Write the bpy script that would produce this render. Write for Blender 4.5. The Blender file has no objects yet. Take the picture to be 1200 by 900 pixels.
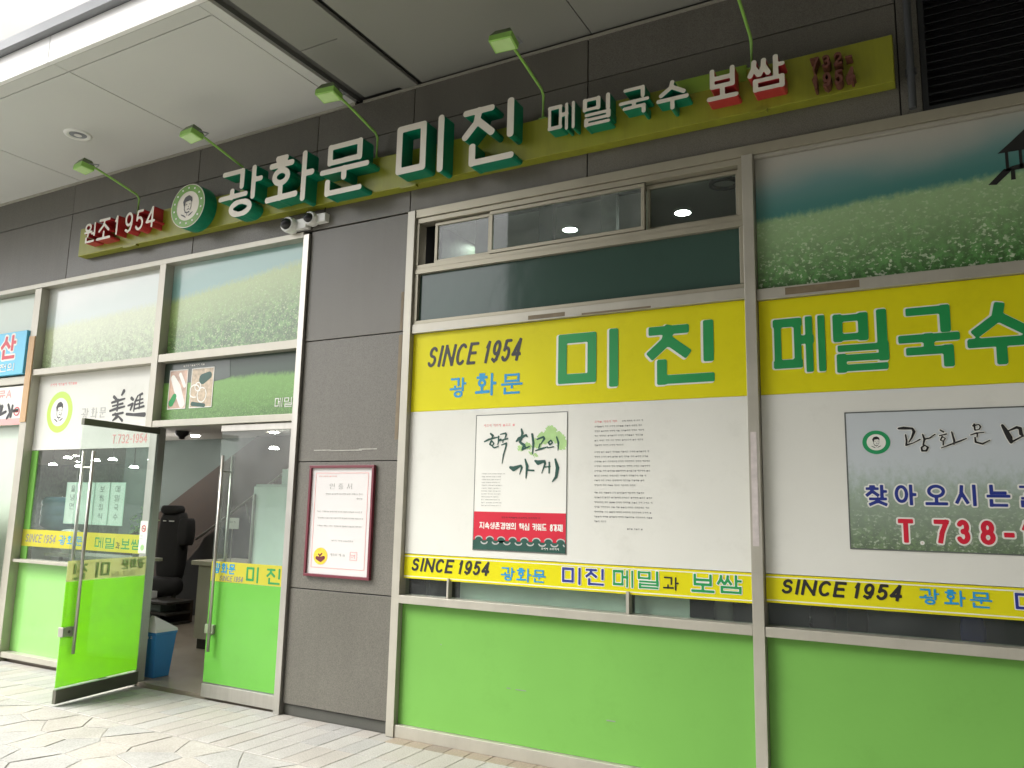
import bpy, bmesh, math, random
import numpy as np
from mathutils import Vector, Matrix
random.seed(7)
S = bpy.context.scene
COL = S.collection
PI = math.pi

# ---------------------------------------------------------------- camera, sky, sun, exposure
cam = bpy.data.cameras.new('camera'); cam.sensor_width = 36; cam.lens = 28.07
cam.clip_start = 0.05; cam.clip_end = 2000
co = bpy.data.objects.new('camera', cam); COL.objects.link(co)
_p, _y, _r = [math.radians(a) for a in (8.9707, 28.9315, 1.2552)]
_F = Vector((-math.sin(_y)*math.cos(_p), math.cos(_y)*math.cos(_p), math.sin(_p)))
_r0 = Vector((math.cos(_y), math.sin(_y), 0)); _u0 = _r0.cross(_F)
_R = math.cos(_r)*_r0 + math.sin(_r)*_u0; _U = -math.sin(_r)*_r0 + math.cos(_r)*_u0
M = Matrix((( _R.x, _U.x, -_F.x, 0), (_R.y, _U.y, -_F.y, -5.0), (_R.z, _U.z, -_F.z, 1.6), (0, 0, 0, 1)))
co.matrix_world = M
S.camera = co

SUN_EL, SUN_AZ = 52, 235          # azimuth clockwise from north(+Y): light comes from the front left of the shops
world = bpy.data.worlds.new("World"); S.world = world; world.use_nodes = True
wn = world.node_tree.nodes; wl = world.node_tree.links
bg = wn['Background']
sky = wn.new('ShaderNodeTexSky'); sky.sky_type = 'NISHITA'; sky.sun_disc = False
sky.sun_elevation = math.radians(SUN_EL); sky.sun_rotation = math.radians(SUN_AZ)
sky.air_density = 1.0; sky.dust_density = 6.0; sky.ozone_density = 1.0
hs = wn.new('ShaderNodeHueSaturation'); hs.inputs['Saturation'].default_value = 0.16
wl.new(sky.outputs[0], hs.inputs['Color']); wl.new(hs.outputs[0], bg.inputs[0])
bg.inputs[1].default_value = 0.15
sd = bpy.data.lights.new('sun', 'SUN'); sd.energy = 1.5; sd.angle = math.radians(40); sd.color = (1.0, 0.97, 0.93)
so = bpy.data.objects.new('sun', sd); COL.objects.link(so)
az, el = math.radians(SUN_AZ), math.radians(SUN_EL)
sdir = Vector((math.sin(az)*math.cos(el), math.cos(az)*math.cos(el), math.sin(el)))
so.rotation_euler = sdir.to_track_quat('Z', 'Y').to_euler()
so.location = sdir*40
S.view_settings.view_transform = 'Standard'; S.view_settings.look = 'None'
S.view_settings.exposure = 1.66; S.view_settings.gamma = 1.0

# ---------------------------------------------------------------- materials
def srgb(r, g, b):
    return tuple(((c/255)/12.92 if c/255 <= 0.04045 else ((c/255+0.055)/1.055)**2.4) for c in (r, g, b)) + (1,)
def mat(name, col, rough=0.5, metal=0.0, var=0.12, scale=3.0, fine=0.0, fscale=150.0, bump=0.0, coat=0.0, streak=0.0):
    m = bpy.data.materials.new(name); m.use_nodes = True
    n, l = m.node_tree.nodes, m.node_tree.links
    b = n['Principled BSDF']
    b.inputs['Roughness'].default_value = rough; b.inputs['Metallic'].default_value = metal
    if coat: b.inputs['Coat Weight'].default_value = coat; b.inputs['Coat Roughness'].default_value = 0.08
    tc = n.new('ShaderNodeTexCoord')
    t = n.new('ShaderNodeTexNoise'); t.inputs['Scale'].default_value = scale; t.inputs['Detail'].default_value = 5
    l.new(tc.outputs['Object'], t.inputs['Vector'])
    mx = n.new('ShaderNodeMix'); mx.data_type = 'RGBA'
    c = Vector(col[:3])
    mx.inputs['A'].default_value = tuple(max(0, x*(1-var)) for x in c)+(1,)
    mx.inputs['B'].default_value = tuple(min(1, x*(1+var)) for x in c)+(1,)
    l.new(t.outputs['Fac'], mx.inputs['Factor'])
    out = mx.outputs['Result']
    if fine or bump:
        f = n.new('ShaderNodeTexNoise'); f.inputs['Scale'].default_value = fscale; f.inputs['Detail'].default_value = 3
        l.new(tc.outputs['Object'], f.inputs['Vector'])
        if fine:
            m2 = n.new('ShaderNodeMix'); m2.data_type = 'RGBA'; m2.blend_type = 'MULTIPLY'; m2.inputs['Factor'].default_value = fine
            cr = n.new('ShaderNodeValToRGB'); cr.color_ramp.elements[0].position = 0.35; cr.color_ramp.elements[1].position = 0.62
            cr.color_ramp.elements[0].color = (.25, .25, .25, 1)
            l.new(f.outputs['Fac'], cr.inputs[0]); l.new(out, m2.inputs['A']); l.new(cr.outputs[0], m2.inputs['B'])
            out = m2.outputs['Result']
        if bump:
            bp = n.new('ShaderNodeBump'); bp.inputs['Strength'].default_value = bump; bp.inputs['Distance'].default_value = 0.004
            l.new(f.outputs['Fac'], bp.inputs['Height']); l.new(bp.outputs[0], b.inputs['Normal'])
    if streak:    # run marks and grime on vertical faces
        mp = n.new('ShaderNodeMapping'); mp.inputs['Scale'].default_value = (9, 9, .7)
        s = n.new('ShaderNodeTexNoise'); s.inputs['Scale'].default_value = 1.6; s.inputs['Detail'].default_value = 8; s.inputs['Roughness'].default_value = .7
        l.new(tc.outputs['Object'], mp.inputs[0]); l.new(mp.outputs[0], s.inputs['Vector'])
        cr = n.new('ShaderNodeValToRGB'); cr.color_ramp.elements[0].position = 0.3; cr.color_ramp.elements[1].position = 0.6
        cr.color_ramp.elements[0].color = (.55, .53, .5, 1)
        m3 = n.new('ShaderNodeMix'); m3.data_type = 'RGBA'; m3.blend_type = 'MULTIPLY'; m3.inputs['Factor'].default_value = streak
        l.new(s.outputs['Fac'], cr.inputs[0]); l.new(out, m3.inputs['A']); l.new(cr.outputs[0], m3.inputs['B']); out = m3.outputs['Result']
    l.new(out, b.inputs['Base Color'])
    rr = n.new('ShaderNodeMapRange'); rr.inputs['To Min'].default_value = max(0.02, rough-0.08); rr.inputs['To Max'].default_value = min(1, rough+0.1)
    l.new(t.outputs['Fac'], rr.inputs['Value']); l.new(rr.outputs[0], b.inputs['Roughness'])
    return m
def glass_mat(name, tint=(0.86, 0.93, 0.9), ior=1.5, dirt=0.03, rough=0.02):
    m = bpy.data.materials.new(name); m.use_nodes = True
    n, l = m.node_tree.nodes, m.node_tree.links
    n.remove(n['Principled BSDF'])
    tr = n.new('ShaderNodeBsdfTransparent'); tr.inputs[0].default_value = tint+(1,)
    gl = n.new('ShaderNodeBsdfGlossy'); gl.inputs['Roughness'].default_value = rough; gl.inputs[0].default_value = (1, 1, 1, 1)
    df = n.new('ShaderNodeBsdfDiffuse'); df.inputs[0].default_value = (.6, .62, .6, 1)
    fr = n.new('ShaderNodeFresnel'); fr.inputs[0].default_value = ior
    tc = n.new('ShaderNodeTexCoord'); t = n.new('ShaderNodeTexNoise'); t.inputs['Scale'].default_value = 4; t.inputs['Detail'].default_value = 6
    l.new(tc.outputs['Object'], t.inputs['Vector'])
    mr = n.new('ShaderNodeMapRange'); mr.inputs['To Min'].default_value = 0; mr.inputs['To Max'].default_value = dirt*2
    l.new(t.outputs['Fac'], mr.inputs['Value'])
    ge = n.new('ShaderNodeNewGeometry'); inv = n.new('ShaderNodeMath'); inv.operation = 'SUBTRACT'; inv.inputs[0].default_value = 1; l.new(ge.outputs['Backfacing'], inv.inputs[1])
    fm = n.new('ShaderNodeMath'); fm.operation = 'MULTIPLY'; l.new(fr.outputs[0], fm.inputs[0]); l.new(inv.outputs[0], fm.inputs[1])
    a = n.new('ShaderNodeMixShader'); b = n.new('ShaderNodeMixShader')
    l.new(mr.outputs[0], a.inputs[0]); l.new(tr.outputs[0], a.inputs[1]); l.new(df.outputs[0], a.inputs[2])
    l.new(fm.outputs[0], b.inputs[0]); l.new(a.outputs[0], b.inputs[1]); l.new(gl.outputs[0], b.inputs[2])
    l.new(b.outputs[0], n['Material Output'].inputs[0])
    return m
def film_mat(name, col, trans=0.35, rough=0.45, coat=0.0, clear=0.0):
    """vinyl film: reflects and lets light glow through"""
    m = bpy.data.materials.new(name); m.use_nodes = True
    n, l = m.node_tree.nodes, m.node_tree.links
    b = n['Principled BSDF']; b.inputs['Roughness'].default_value = rough; b.inputs['Specular IOR Level'].default_value = .2
    tc = n.new('ShaderNodeTexCoord'); t = n.new('ShaderNodeTexNoise'); t.inputs['Scale'].default_value = 1.3; t.inputs['Detail'].default_value = 4
    l.new(tc.outputs['Object'], t.inputs['Vector'])
    mx = n.new('ShaderNodeMix'); mx.data_type = 'RGBA'; l.new(t.outputs['Fac'], mx.inputs['Factor'])
    mx.inputs['A'].default_value = tuple(x*.9 for x in col[:3])+(1,); mx.inputs['B'].default_value = tuple(min(1, x*1.1) for x in col[:3])+(1,)
    l.new(mx.outputs['Result'], b.inputs['Base Color'])
    b.inputs['Coat Weight'].default_value = coat; b.inputs['Coat Roughness'].default_value = .05
    wv = n.new('ShaderNodeTexNoise'); wv.inputs['Scale'].default_value = 7; wv.inputs['Detail'].default_value = 2
    bp = n.new('ShaderNodeBump'); bp.inputs['Strength'].default_value = .25; bp.inputs['Distance'].default_value = .01
    l.new(tc.outputs['Object'], wv.inputs['Vector']); l.new(wv.outputs['Fac'], bp.inputs['Height']); l.new(bp.outputs[0], b.inputs['Normal'])
    dn = n.new('ShaderNodeTexNoise'); dn.inputs['Scale'].default_value = 2.3; dn.inputs['Detail'].default_value = 12; dn.inputs['Roughness'].default_value = .75
    l.new(tc.outputs['Object'], dn.inputs['Vector'])
    dr = n.new('ShaderNodeValToRGB'); dr.color_ramp.elements[0].position = .30; dr.color_ramp.elements[0].color = (.62, .62, .58, 1); dr.color_ramp.elements[1].position = .46
    dm = n.new('ShaderNodeMix'); dm.data_type = 'RGBA'; dm.blend_type = 'MULTIPLY'; dm.inputs['Factor'].default_value = .22
    l.new(dn.outputs['Fac'], dr.inputs[0]); l.new(mx.outputs['Result'], dm.inputs['A']); l.new(dr.outputs[0], dm.inputs['B']); l.new(dm.outputs['Result'], b.inputs['Base Color'])
    tl = n.new('ShaderNodeBsdfTranslucent'); l.new(mx.outputs['Result'], tl.inputs[0])
    mm = n.new('ShaderNodeMixShader'); mm.inputs[0].default_value = trans
    l.new(b.outputs[0], mm.inputs[1]); l.new(tl.outputs[0], mm.inputs[2])
    out = mm.outputs[0]
    if clear:
        tp = n.new('ShaderNodeBsdfTransparent'); m2 = n.new('ShaderNodeMixShader'); m2.inputs[0].default_value = clear
        l.new(out, m2.inputs[1]); l.new(tp.outputs[0], m2.inputs[2]); out = m2.outputs[0]
    l.new(out, n['Material Output'].inputs[0])
    return m
def emit_mat(name, col, s):
    m = bpy.data.materials.new(name); m.use_nodes = True
    b = m.node_tree.nodes['Principled BSDF']; b.inputs['Base Color'].default_value = col
    b.inputs['Emission Color'].default_value = col; b.inputs['Emission Strength'].default_value = s
    return m
def field_mat(name, horizon, slope, sky_c, mist_c, far_c, near_c, fl_c, hill=0.28, fscale=38.0, contrast=1.0, rough=.35, coat=.3, hcol=None, seed=0.0, soft=.005):
    """printed picture of a flowering field under misty hills (flat print)"""
    m = bpy.data.materials.new(name); m.use_nodes = True
    n, l = m.node_tree.nodes, m.node_tree.links
    b = n['Principled BSDF']; b.inputs['Roughness'].default_value = rough
    b.inputs['Coat Weight'].default_value = coat; b.inputs['Coat Roughness'].default_value = .06
    tc = n.new('ShaderNodeTexCoord'); sp = n.new('ShaderNodeSeparateXYZ'); l.new(tc.outputs['Object'], sp.inputs[0])
    def math_(op, a, b_=None, c=None):
        k = n.new('ShaderNodeMath'); k.operation = op
        for i, v in enumerate((a, b_, c)):
            if v is None: continue
            if isinstance(v, (int, float)): k.inputs[i].default_value = v
            else: l.new(v, k.inputs[i])
        return k.outputs[0]
    def noise(scale, detail=4, rough=.6, sc=(1, 1, 1)):
        mp = n.new('ShaderNodeMapping'); mp.inputs['Location'].default_value = (seed, seed*2, 0); mp.inputs['Scale'].default_value = sc
        l.new(tc.outputs['Object'], mp.inputs[0])
        t = n.new('ShaderNodeTexNoise'); t.inputs['Scale'].default_value = scale; t.inputs['Detail'].default_value = detail; t.inputs['Roughness'].default_value = rough
        l.new(mp.outputs[0], t.inputs['Vector']); return t.outputs['Fac']
    def mix(f, a, c_):
        k = n.new('ShaderNodeMix'); k.data_type = 'RGBA'
        for s_, v in (('Factor', f), ('A', a), ('B', c_)):
            if isinstance(v, tuple): k.inputs[s_].default_value = v
            elif isinstance(v, (int, float)): k.inputs[s_].default_value = v
            else: l.new(v, k.inputs[s_])
        return k.outputs['Result']
    def ramp(v, lo, hi):
        k = n.new('ShaderNodeMapRange'); k.inputs['From Min'].default_value = lo; k.inputs['From Max'].default_value = hi
        k.interpolation_type = 'SMOOTHSTEP'; l.new(v, k.inputs['Value']); return k.outputs[0]
    X, Zc = sp.outputs['X'], sp.outputs['Z']
    zr = math_('SUBTRACT', Zc, math_('MULTIPLY_ADD', X, slope, horizon))
    zr = math_('ADD', zr, math_('MULTIPLY', math_('SUBTRACT', noise(5, 3), .5), .03))
    hillh = math_('MULTIPLY', noise(.9, 3, .5), hill*2)
    hillm = math_('SUBTRACT', 1.0, ramp(math_('SUBTRACT', zr, hillh), -.17, .12))
    hb = ramp(zr, 0, hill)
    skyc = mix(hillm, sky_c, mix(hb, hcol or mist_c, mist_c))
    # field: speckled leaves and flowers, coarser towards the viewer
    d = ramp(zr, -.55, 0.0)
    n1 = ramp(noise(fscale, 3, .7), .38, .62); n2 = ramp(noise(fscale*.32, 5, .7), .35, .65)
    nf = ramp(noise(fscale*1.9, 2, .5, (1, 1, 1.3)), .56, .66)
    dark = tuple(c*(.35/contrast) for c in near_c[:3])+(1,)
    leaf = mix(n1, dark, near_c); leaf = mix(math_('MULTIPLY', math_('SUBTRACT', 1.0, n2), .5), leaf, dark)
    fl = math_('MULTIPLY', nf, math_('MULTIPLY_ADD', n2, .6, .35))
    leaf = mix(fl, leaf, fl_c)
    fieldc = mix(math_('MULTIPLY', d, .8), leaf, far_c)
    if soft > .02: zr = math_('ADD', zr, math_('MULTIPLY', math_('SUBTRACT', noise(34, 4, .7, (1, 1, .6)), .5), soft*2.4))
    isf = math_('SUBTRACT', 1.0, ramp(zr, -soft, soft))
    l.new(mix(isf, skyc, fieldc), b.inputs['Base Color'])
    return m

MT = {}
MT['stone'] = mat('grey_granite', (0.152, 0.143, 0.118, 1), .42, var=.16, scale=1.5, fine=.5, fscale=190, bump=.15, streak=.12)
MT['stone_b'] = mat('grey_granite_light', (0.163, 0.154, 0.129, 1), .45, var=.2, scale=2.2, fine=.5, fscale=190, bump=.15, streak=.2)
MT['stone_c'] = mat('grey_granite_deep', (0.142, 0.134, 0.11, 1), .38, var=.2, scale=1.1, fine=.5, fscale=190, bump=.15, streak=.15)
MT['stone_dark'] = mat('dark_plinth_granite', (0.07, 0.07, 0.058, 1), .55, var=.3, scale=6, fine=.4, fscale=200)
MT['slot'] = mat('ceiling_slot_paint', (0.13, 0.13, 0.12, 1), .9)
MT['gap'] = mat('dark_backing', (0.03, 0.03, 0.03, 1), .9)  # near-black backing behind open joints, louvres and panes
MT['steel'] = mat('brushed_steel', (0.46, 0.44, 0.40, 1), .32, metal=.75, var=.12, scale=5, streak=.3)
MT['alu'] = mat('pale_aluminium', (0.42, 0.40, 0.335, 1), .38, metal=.35, var=.14, scale=5, streak=.1)
MT['sash'] = mat('bronze_sash', (0.34, 0.315, 0.24, 1), .4, metal=.4, var=.12, scale=5)
MT['rail_dark'] = mat('door_patch_rail', (0.16, 0.16, 0.13, 1), .3, metal=.7)
MT['ceil'] = mat('ceiling_panel_paint', (0.56, 0.56, 0.53, 1), .55, var=.06, scale=.8, streak=0)
MT['fascia'] = mat('white_fascia', (0.8, 0.79, 0.76, 1), .5, var=.05)
MT['gutter'] = mat('grey_gutter', (0.24, 0.25, 0.26, 1), .5, var=.15)
MT['glass'] = glass_mat('window_glass')
MT['glass_door'] = glass_mat('door_glass', (0.92, 0.965, 0.945), dirt=.06)
MT['misty'] = glass_mat('misty_glass', (0.80, 0.90, 0.86), dirt=.13)
MT['frost'] = film_mat('dark_green_backed_glass', (0.035, 0.07, 0.055, 1), .0, .18, .6)
MT['yellow'] = film_mat('yellow_vinyl', (0.66, 0.61, 0.008, 1), .05, .4, .0)
MT['white'] = film_mat('white_vinyl', (0.69, 0.69, 0.63, 1), .05, .4, .0)
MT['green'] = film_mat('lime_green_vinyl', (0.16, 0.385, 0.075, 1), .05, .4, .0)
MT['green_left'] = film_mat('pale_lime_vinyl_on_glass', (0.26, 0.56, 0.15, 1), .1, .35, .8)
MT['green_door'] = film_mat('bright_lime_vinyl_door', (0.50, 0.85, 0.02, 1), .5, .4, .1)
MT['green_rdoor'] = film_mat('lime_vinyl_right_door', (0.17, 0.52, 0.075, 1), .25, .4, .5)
MT['band'] = film_mat('yellow_door_band', (0.72, 0.66, 0.08, 1), .4, .4, .3)
MT['band_clear'] = film_mat('frosted_yellow_band', (0.70, 0.68, 0.30, 1), .4, .4, .3, clear=.25)
MT['ink_green'] = mat('green_ink', (0.01, 0.26, 0.065, 1), .4, var=.08)
MT['ink_white'] = mat('white_ink', (0.72, 0.72, 0.66, 1), .4, var=.04)
MT['ink_black'] = mat('black_ink', (0.012, 0.012, 0.012, 1), .4, var=.1)
MT['ink_blue'] = mat('sky_blue_ink', (0.01, 0.26, 0.52, 1), .4, var=.06)
MT['ink_navy'] = mat('navy_ink', (0.015, 0.03, 0.22, 1), .4, var=.06)
MT['ink_red'] = mat('red_ink', (0.55, 0.008, 0.03, 1), .4, var=.06)
MT['ink_pink'] = mat('faded_pink_ink', (0.75, 0.35, 0.33, 1), .5, var=.1)
MT['ink_grey'] = mat('grey_ink', (0.22, 0.22, 0.21, 1), .5, var=.2)
MT['ink_pale'] = mat('pale_grey_ink', (0.42, 0.42, 0.40, 1), .5, var=.1)
MT['ink_dgreen'] = mat('dark_green_ink', (0.012, 0.07, 0.05, 1), .4, var=.3, scale=20)
MT['ink_sage'] = mat('sage_green_ink', (0.36, 0.56, 0.22, 1), .5, var=.3, scale=14)
MT['line'] = mat('thin_border_ink', (0.10, 0.11, 0.10, 1), .5)
MT['pipe_paint'] = mat('dark_pipe_paint', (0.06, 0.065, 0.07, 1), .4)
MT['sign_board'] = mat('yellow_green_sign_board', (0.26, 0.27, 0.02, 1), .4, var=.15, scale=2, streak=.35)
MT['sign_board2'] = mat('sign_board_patch', (0.20, 0.32, 0.03, 1), .4, var=.12)
MT['face'] = mat('cream_letter_face', (0.70, 0.66, 0.56, 1), .4, var=.06)
MT['side_green'] = mat('green_letter_side', (0.0, 0.19, 0.10, 1), .35, var=.12)
MT['side_red'] = mat('red_letter_side', (0.42, 0.03, 0.035, 1), .35, var=.12)
MT['maroon'] = mat('maroon_letter', (0.13, 0.045, 0.03, 1), .5, var=.2)
MT['logo_green'] = mat('logo_ring_green', (0.13, 0.30, 0.035, 1), .4, var=.15, scale=12)
MT['logo_lime'] = mat('logo_ring_lime', (0.45, 0.72, 0.08, 1), .4, var=.08)
MT['logo_mid'] = mat('logo_ring_mid_green', (0.01, 0.27, 0.09, 1), .4, var=.08)
MT['lamp_green'] = mat('lime_lamp_paint', (0.27, 0.52, 0.10, 1), .4, var=.12, scale=12)
MT['lamp_hood'] = mat('dark_olive_housing', (0.10, 0.14, 0.06, 1), .45, var=.2)
MT['lamp_glass'] = mat('lamp_front_glass', (0.50, 0.72, 0.30, 1), .15, var=.15, scale=10, coat=.5)
MT['plastic_white'] = mat('white_plastic', (0.72, 0.72, 0.68, 1), .35, var=.05)
MT['black'] = mat('black_plastic', (0.012, 0.012, 0.013, 1), .3, var=.2)
MT['darkred'] = mat('maroon_frame', (0.14, 0.018, 0.03, 1), .35, var=.15)
MT['paper'] = mat('certificate_paper', (0.60, 0.58, 0.56, 1), .5, var=.04)
MT['gold'] = mat('gold_seal', (0.75, 0.50, 0.04, 1), .35, var=.3, scale=40)
MT['tile'] = mat('pale_paving', (0.34, 0.33, 0.30, 1), .7, var=.22, scale=2.2, fine=.35, fscale=120, bump=.3)
MT['tile2'] = mat('warm_paving', (0.33, 0.31, 0.275, 1), .7, var=.22, scale=2.2, fine=.35, fscale=120, bump=.3)
MT['tile3'] = mat('grey_paving', (0.30, 0.295, 0.275, 1), .7, var=.22, scale=2.2, fine=.35, fscale=120, bump=.3)
MT['brown'] = mat('brown_paving', (0.27, 0.225, 0.165, 1), .7, var=.2, scale=4, fine=.4, fscale=120, bump=.3)
MT['brown2'] = mat('dark_brown_paving', (0.215, 0.18, 0.14, 1), .7, var=.2, scale=4, fine=.4, fscale=120, bump=.3)
MT['mortar'] = mat('mortar', (0.27, 0.26, 0.23, 1), .9, var=.2, scale=3)
MT['ground'] = mat('far_pavement', (0.26, 0.255, 0.24, 1), .8, var=.15, scale=.6)
MT['flag1'] = mat('cream_flagstone', (0.345, 0.33, 0.29, 1), .65, var=.28, scale=3, fine=.3, fscale=90, bump=.3)
MT['flag2'] = mat('grey_flagstone', (0.32, 0.315, 0.29, 1), .65, var=.28, scale=3, fine=.3, fscale=90, bump=.3)
MT['flag3'] = mat('tan_flagstone', (0.335, 0.315, 0.275, 1), .65, var=.28, scale=3, fine=.3, fscale=90, bump=.3)
MT['int_wall'] = mat('interior_grey_wall', (0.15, 0.185, 0.17, 1), .7, var=.08)
MT['int_ceil'] = mat('interior_ceiling_paint', (0.55, 0.52, 0.48, 1), .8, var=.08)
MT['int_floor'] = mat('interior_tile_floor', (0.22, 0.185, 0.14, 1), .35, var=.15, scale=5)
MT['int_dark'] = mat('interior_dark_mural', (0.10, 0.13, 0.085, 1), .5, var=.9, scale=3.5, fine=.7, fscale=9)
MT['brown_wall'] = mat('brown_stair_panel', (0.045, 0.028, 0.017, 1), .6, var=.35, scale=6)
MT['step_dark'] = mat('dark_step', (0.03, 0.028, 0.022, 1), .5)
MT['counter'] = mat('cream_counter', (0.34, 0.31, 0.23, 1), .45, var=.08, streak=.1)
MT['matte_black'] = mat('matte_black_cloth', (.014, .013, .012, 1), .8, var=.3)
MT['fridge'] = mat('white_fridge', (0.62, 0.76, 0.66, 1), .35, var=.04)
MT['blind'] = mat('grey_green_blind', (.42, .47, .40, 1), .6, var=.15, scale=8)
MT['wood'] = mat('pale_wood_strip', (0.50, 0.32, 0.16, 1), .55, var=.15, scale=8)
MT['binblue'] = mat('blue_bin_plastic', (0.04, 0.24, 0.55, 1), .35, var=.1)
MT['jug'] = mat('water_jug', (0.28, 0.42, 0.52, 1), .15, var=.15, coat=.6)
MT['signblue'] = mat('light_blue_sign', (0.12, 0.50, 0.72, 1), .4, var=.06)
MT['lamp_on'] = emit_mat('lit_lamp', (1, .97, .92, 1), 32)
MT['lamp_on_big'] = emit_mat('lit_lamp_big', (1, .97, .90, 1), 20)
MT['sage_wall'] = mat('pale_sage_panel', (0.50, 0.58, 0.48, 1), .4, var=.06, coat=.4)
MT['print_right'] = field_mat('field_print_right', 3.497, .055, (.38, .37, .32, 1), (.15, .27, .26, 1), (.33, .48, .25, 1), (.085, .27, .06, 1), (.55, .62, .46, 1), hcol=(.05, .19, .17, 1), seed=3.1, fscale=24, soft=.03)
MT['print_left'] = field_mat('field_print_left', 4.28, .11, (.50, .56, .50, 1), (.20, .38, .34, 1), (.40, .52, .20, 1), (.16, .34, .09, 1), (.50, .58, .32, 1), coat=.6, seed=1.7, soft=.045, fscale=26)
MT['print_left2'] = field_mat('field_print_far_left', 3.89, .05, (.56, .59, .54, 1), (.46, .54, .49, 1), (.52, .58, .35, 1), (.33, .46, .21, 1), (.56, .61, .41, 1), coat=.9, seed=5.2, soft=.05, fscale=26)  # colours lightened to stand in for sky reflection on the print
MT['print_menu'] = field_mat('field_print_menu', 2.74, .0, (.22, .32, .50, 1), (.03, .06, .035, 1), (.16, .34, .07, 1), (.10, .26, .05, 1), (.33, .45, .22, 1), hill=.42, coat=.1, soft=.03, hcol=(.025, .05, .03, 1), seed=9.4, fscale=60)
MT['print_map'] = field_mat('flower_meadow_print', 1.80, 0, (.50, .54, .56, 1), (.46, .52, .53, 1), (.34, .42, .34, 1), (.11, .19, .06, 1), (.42, .47, .36, 1), hill=.1, fscale=30, seed=6.6, soft=.13)

# ---------------------------------------------------------------- mesh helpers
class MB:
    def __init__(s): s.v = []; s.f = []; s.mi = []
    def box(s, x0, x1, y0, y1, z0, z1, mi=0):
        i = len(s.v)
        s.v += [(x0, y0, z0), (x1, y0, z0), (x1, y1, z0), (x0, y1, z0), (x0, y0, z1), (x1, y0, z1), (x1, y1, z1), (x0, y1, z1)]
        s.f += [(i, i+3, i+2, i+1), (i+4, i+5, i+6, i+7), (i, i+1, i+5, i+4), (i+1, i+2, i+6, i+5), (i+2, i+3, i+7, i+6), (i+3, i, i+4, i+7)]
        s.mi += [mi]*6; return s
    def poly(s, pts, mi=0):
        i = len(s.v); s.v += [tuple(p) for p in pts]; s.f.append(tuple(range(i, i+len(pts)))); s.mi.append(mi); return s
    def prism(s, pts2, y0, y1, mi=0):          # polygon in XZ (counter-clockwise seen from -Y), extruded in Y
        i = len(s.v); n = len(pts2)
        s.v += [(x, y0, z) for x, z in pts2] + [(x, y1, z) for x, z in pts2]
        s.f.append(tuple(range(i, i+n))); s.mi.append(mi)
        s.f.append(tuple(reversed(range(i+n, i+2*n)))); s.mi.append(mi)
        for k in range(n):
            a, b = i+k, i+(k+1) % n
            s.f.append((a, a+n, b+n, b)); s.mi.append(mi)
        return s
    def slab(s, pts2, z0, z1, mi=0, bev=0.0):   # polygon in XY (ccw from above)
        i = len(s.v); n = len(pts2)
        if bev:
            c = Vector((sum(p[0] for p in pts2)/n, sum(p[1] for p in pts2)/n))
            ins = [(p[0]+(c.x-p[0])*bev/max(.05, (Vector(p)-c).length), p[1]+(c.y-p[1])*bev/max(.05, (Vector(p)-c).length)) for p in pts2]
            s.v += [(x, y, z0) for x, y in pts2] + [(x, y, z1-bev*.6) for x, y in pts2] + [(x, y, z1) for x, y in ins]
            s.f.append(tuple(range(i+2*n, i+3*n))); s.mi.append(mi)
            for r in (0, 1):
                for k in range(n):
                    a, b = i+r*n+k, i+r*n+(k+1) % n; s.f.append((a, b, b+n, a+n)); s.mi.append(mi)
        else:
            s.v += [(x, y, z0) for x, y in pts2] + [(x, y, z1) for x, y in pts2]
            s.f.append(tuple(range(i+n, i+2*n))); s.mi.append(mi)
            s.f.append(tuple(reversed(range(i, i+n)))); s.mi.append(mi)
            for k in range(n):
                a, b = i+k, i+(k+1) % n; s.f.append((a, b, b+n, a+n)); s.mi.append(mi)
        return s
    def tube(s, pts, r, n=10, mi=0, cap=True):
        pts = [Vector(p) for p in pts]; rs = r if isinstance(r, (list, tuple)) else [r]*len(pts)
        i = len(s.v); up = Vector((0, 0, 1))
        for k, p in enumerate(pts):
            d = (pts[min(k+1, len(pts)-1)] - pts[max(k-1, 0)]).normalized()
            a = d.cross(up)
            if a.length < .05: a = d.cross(Vector((1, 0, 0)))
            a.normalize(); b = a.cross(d)
            for j in range(n):
                t = 2*PI*j/n; s.v.append(tuple(p + (a*math.cos(t)+b*math.sin(t))*rs[k]))
        for k in range(len(pts)-1):
            for j in range(n):
                q = i+k*n+j; q2 = i+k*n+(j+1) % n; s.f.append((q, q2, q2+n, q+n)); s.mi.append(mi)
        if cap:
            s.f.append(tuple(reversed(range(i, i+n)))); s.f.append(tuple(range(i+(len(pts)-1)*n, i+len(pts)*n))); s.mi += [mi]*2
        return s
    def build(s, name, mats, parent=None, smooth=False, bevel=0.0):
        me = bpy.data.meshes.new(name); me.from_pydata(s.v, [], s.f)
        for m in (mats if isinstance(mats, (list, tuple)) else [mats]): me.materials.append(MT[m] if isinstance(m, str) else m)
        me.polygons.foreach_set('material_index', s.mi)
        if smooth: me.polygons.foreach_set('use_smooth', [True]*len(me.polygons))
        me.update()
        o = bpy.data.objects.new(name, me); COL.objects.link(o)
        if parent: o.parent = parent
        if bevel:
            b = o.modifiers.new('bevel', 'BEVEL'); b.width = bevel; b.segments = 2; b.limit_method = 'ANGLE'
        return o
def box(name, m, parent, *a, bevel=0.0): return MB().box(*a).build(name, m, parent, bevel=bevel)
def tag(o, label=None, cat=None, group=None, kind=None):
    if label: o['label'] = label
    if cat: o['category'] = cat
    if group: o['group'] = group
    if kind: o['kind'] = kind
    return o
def empty(name, loc, label, cat, group=None, rz=0.0):
    o = bpy.data.objects.new(name, None); COL.objects.link(o); o.location = loc; o.rotation_euler = (0, 0, rz)
    o.empty_display_size = .1
    return tag(o, label, cat, group)
def root0(name, label, cat, group=None): return empty(name, (0, 0, 0), label, cat, group)
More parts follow.
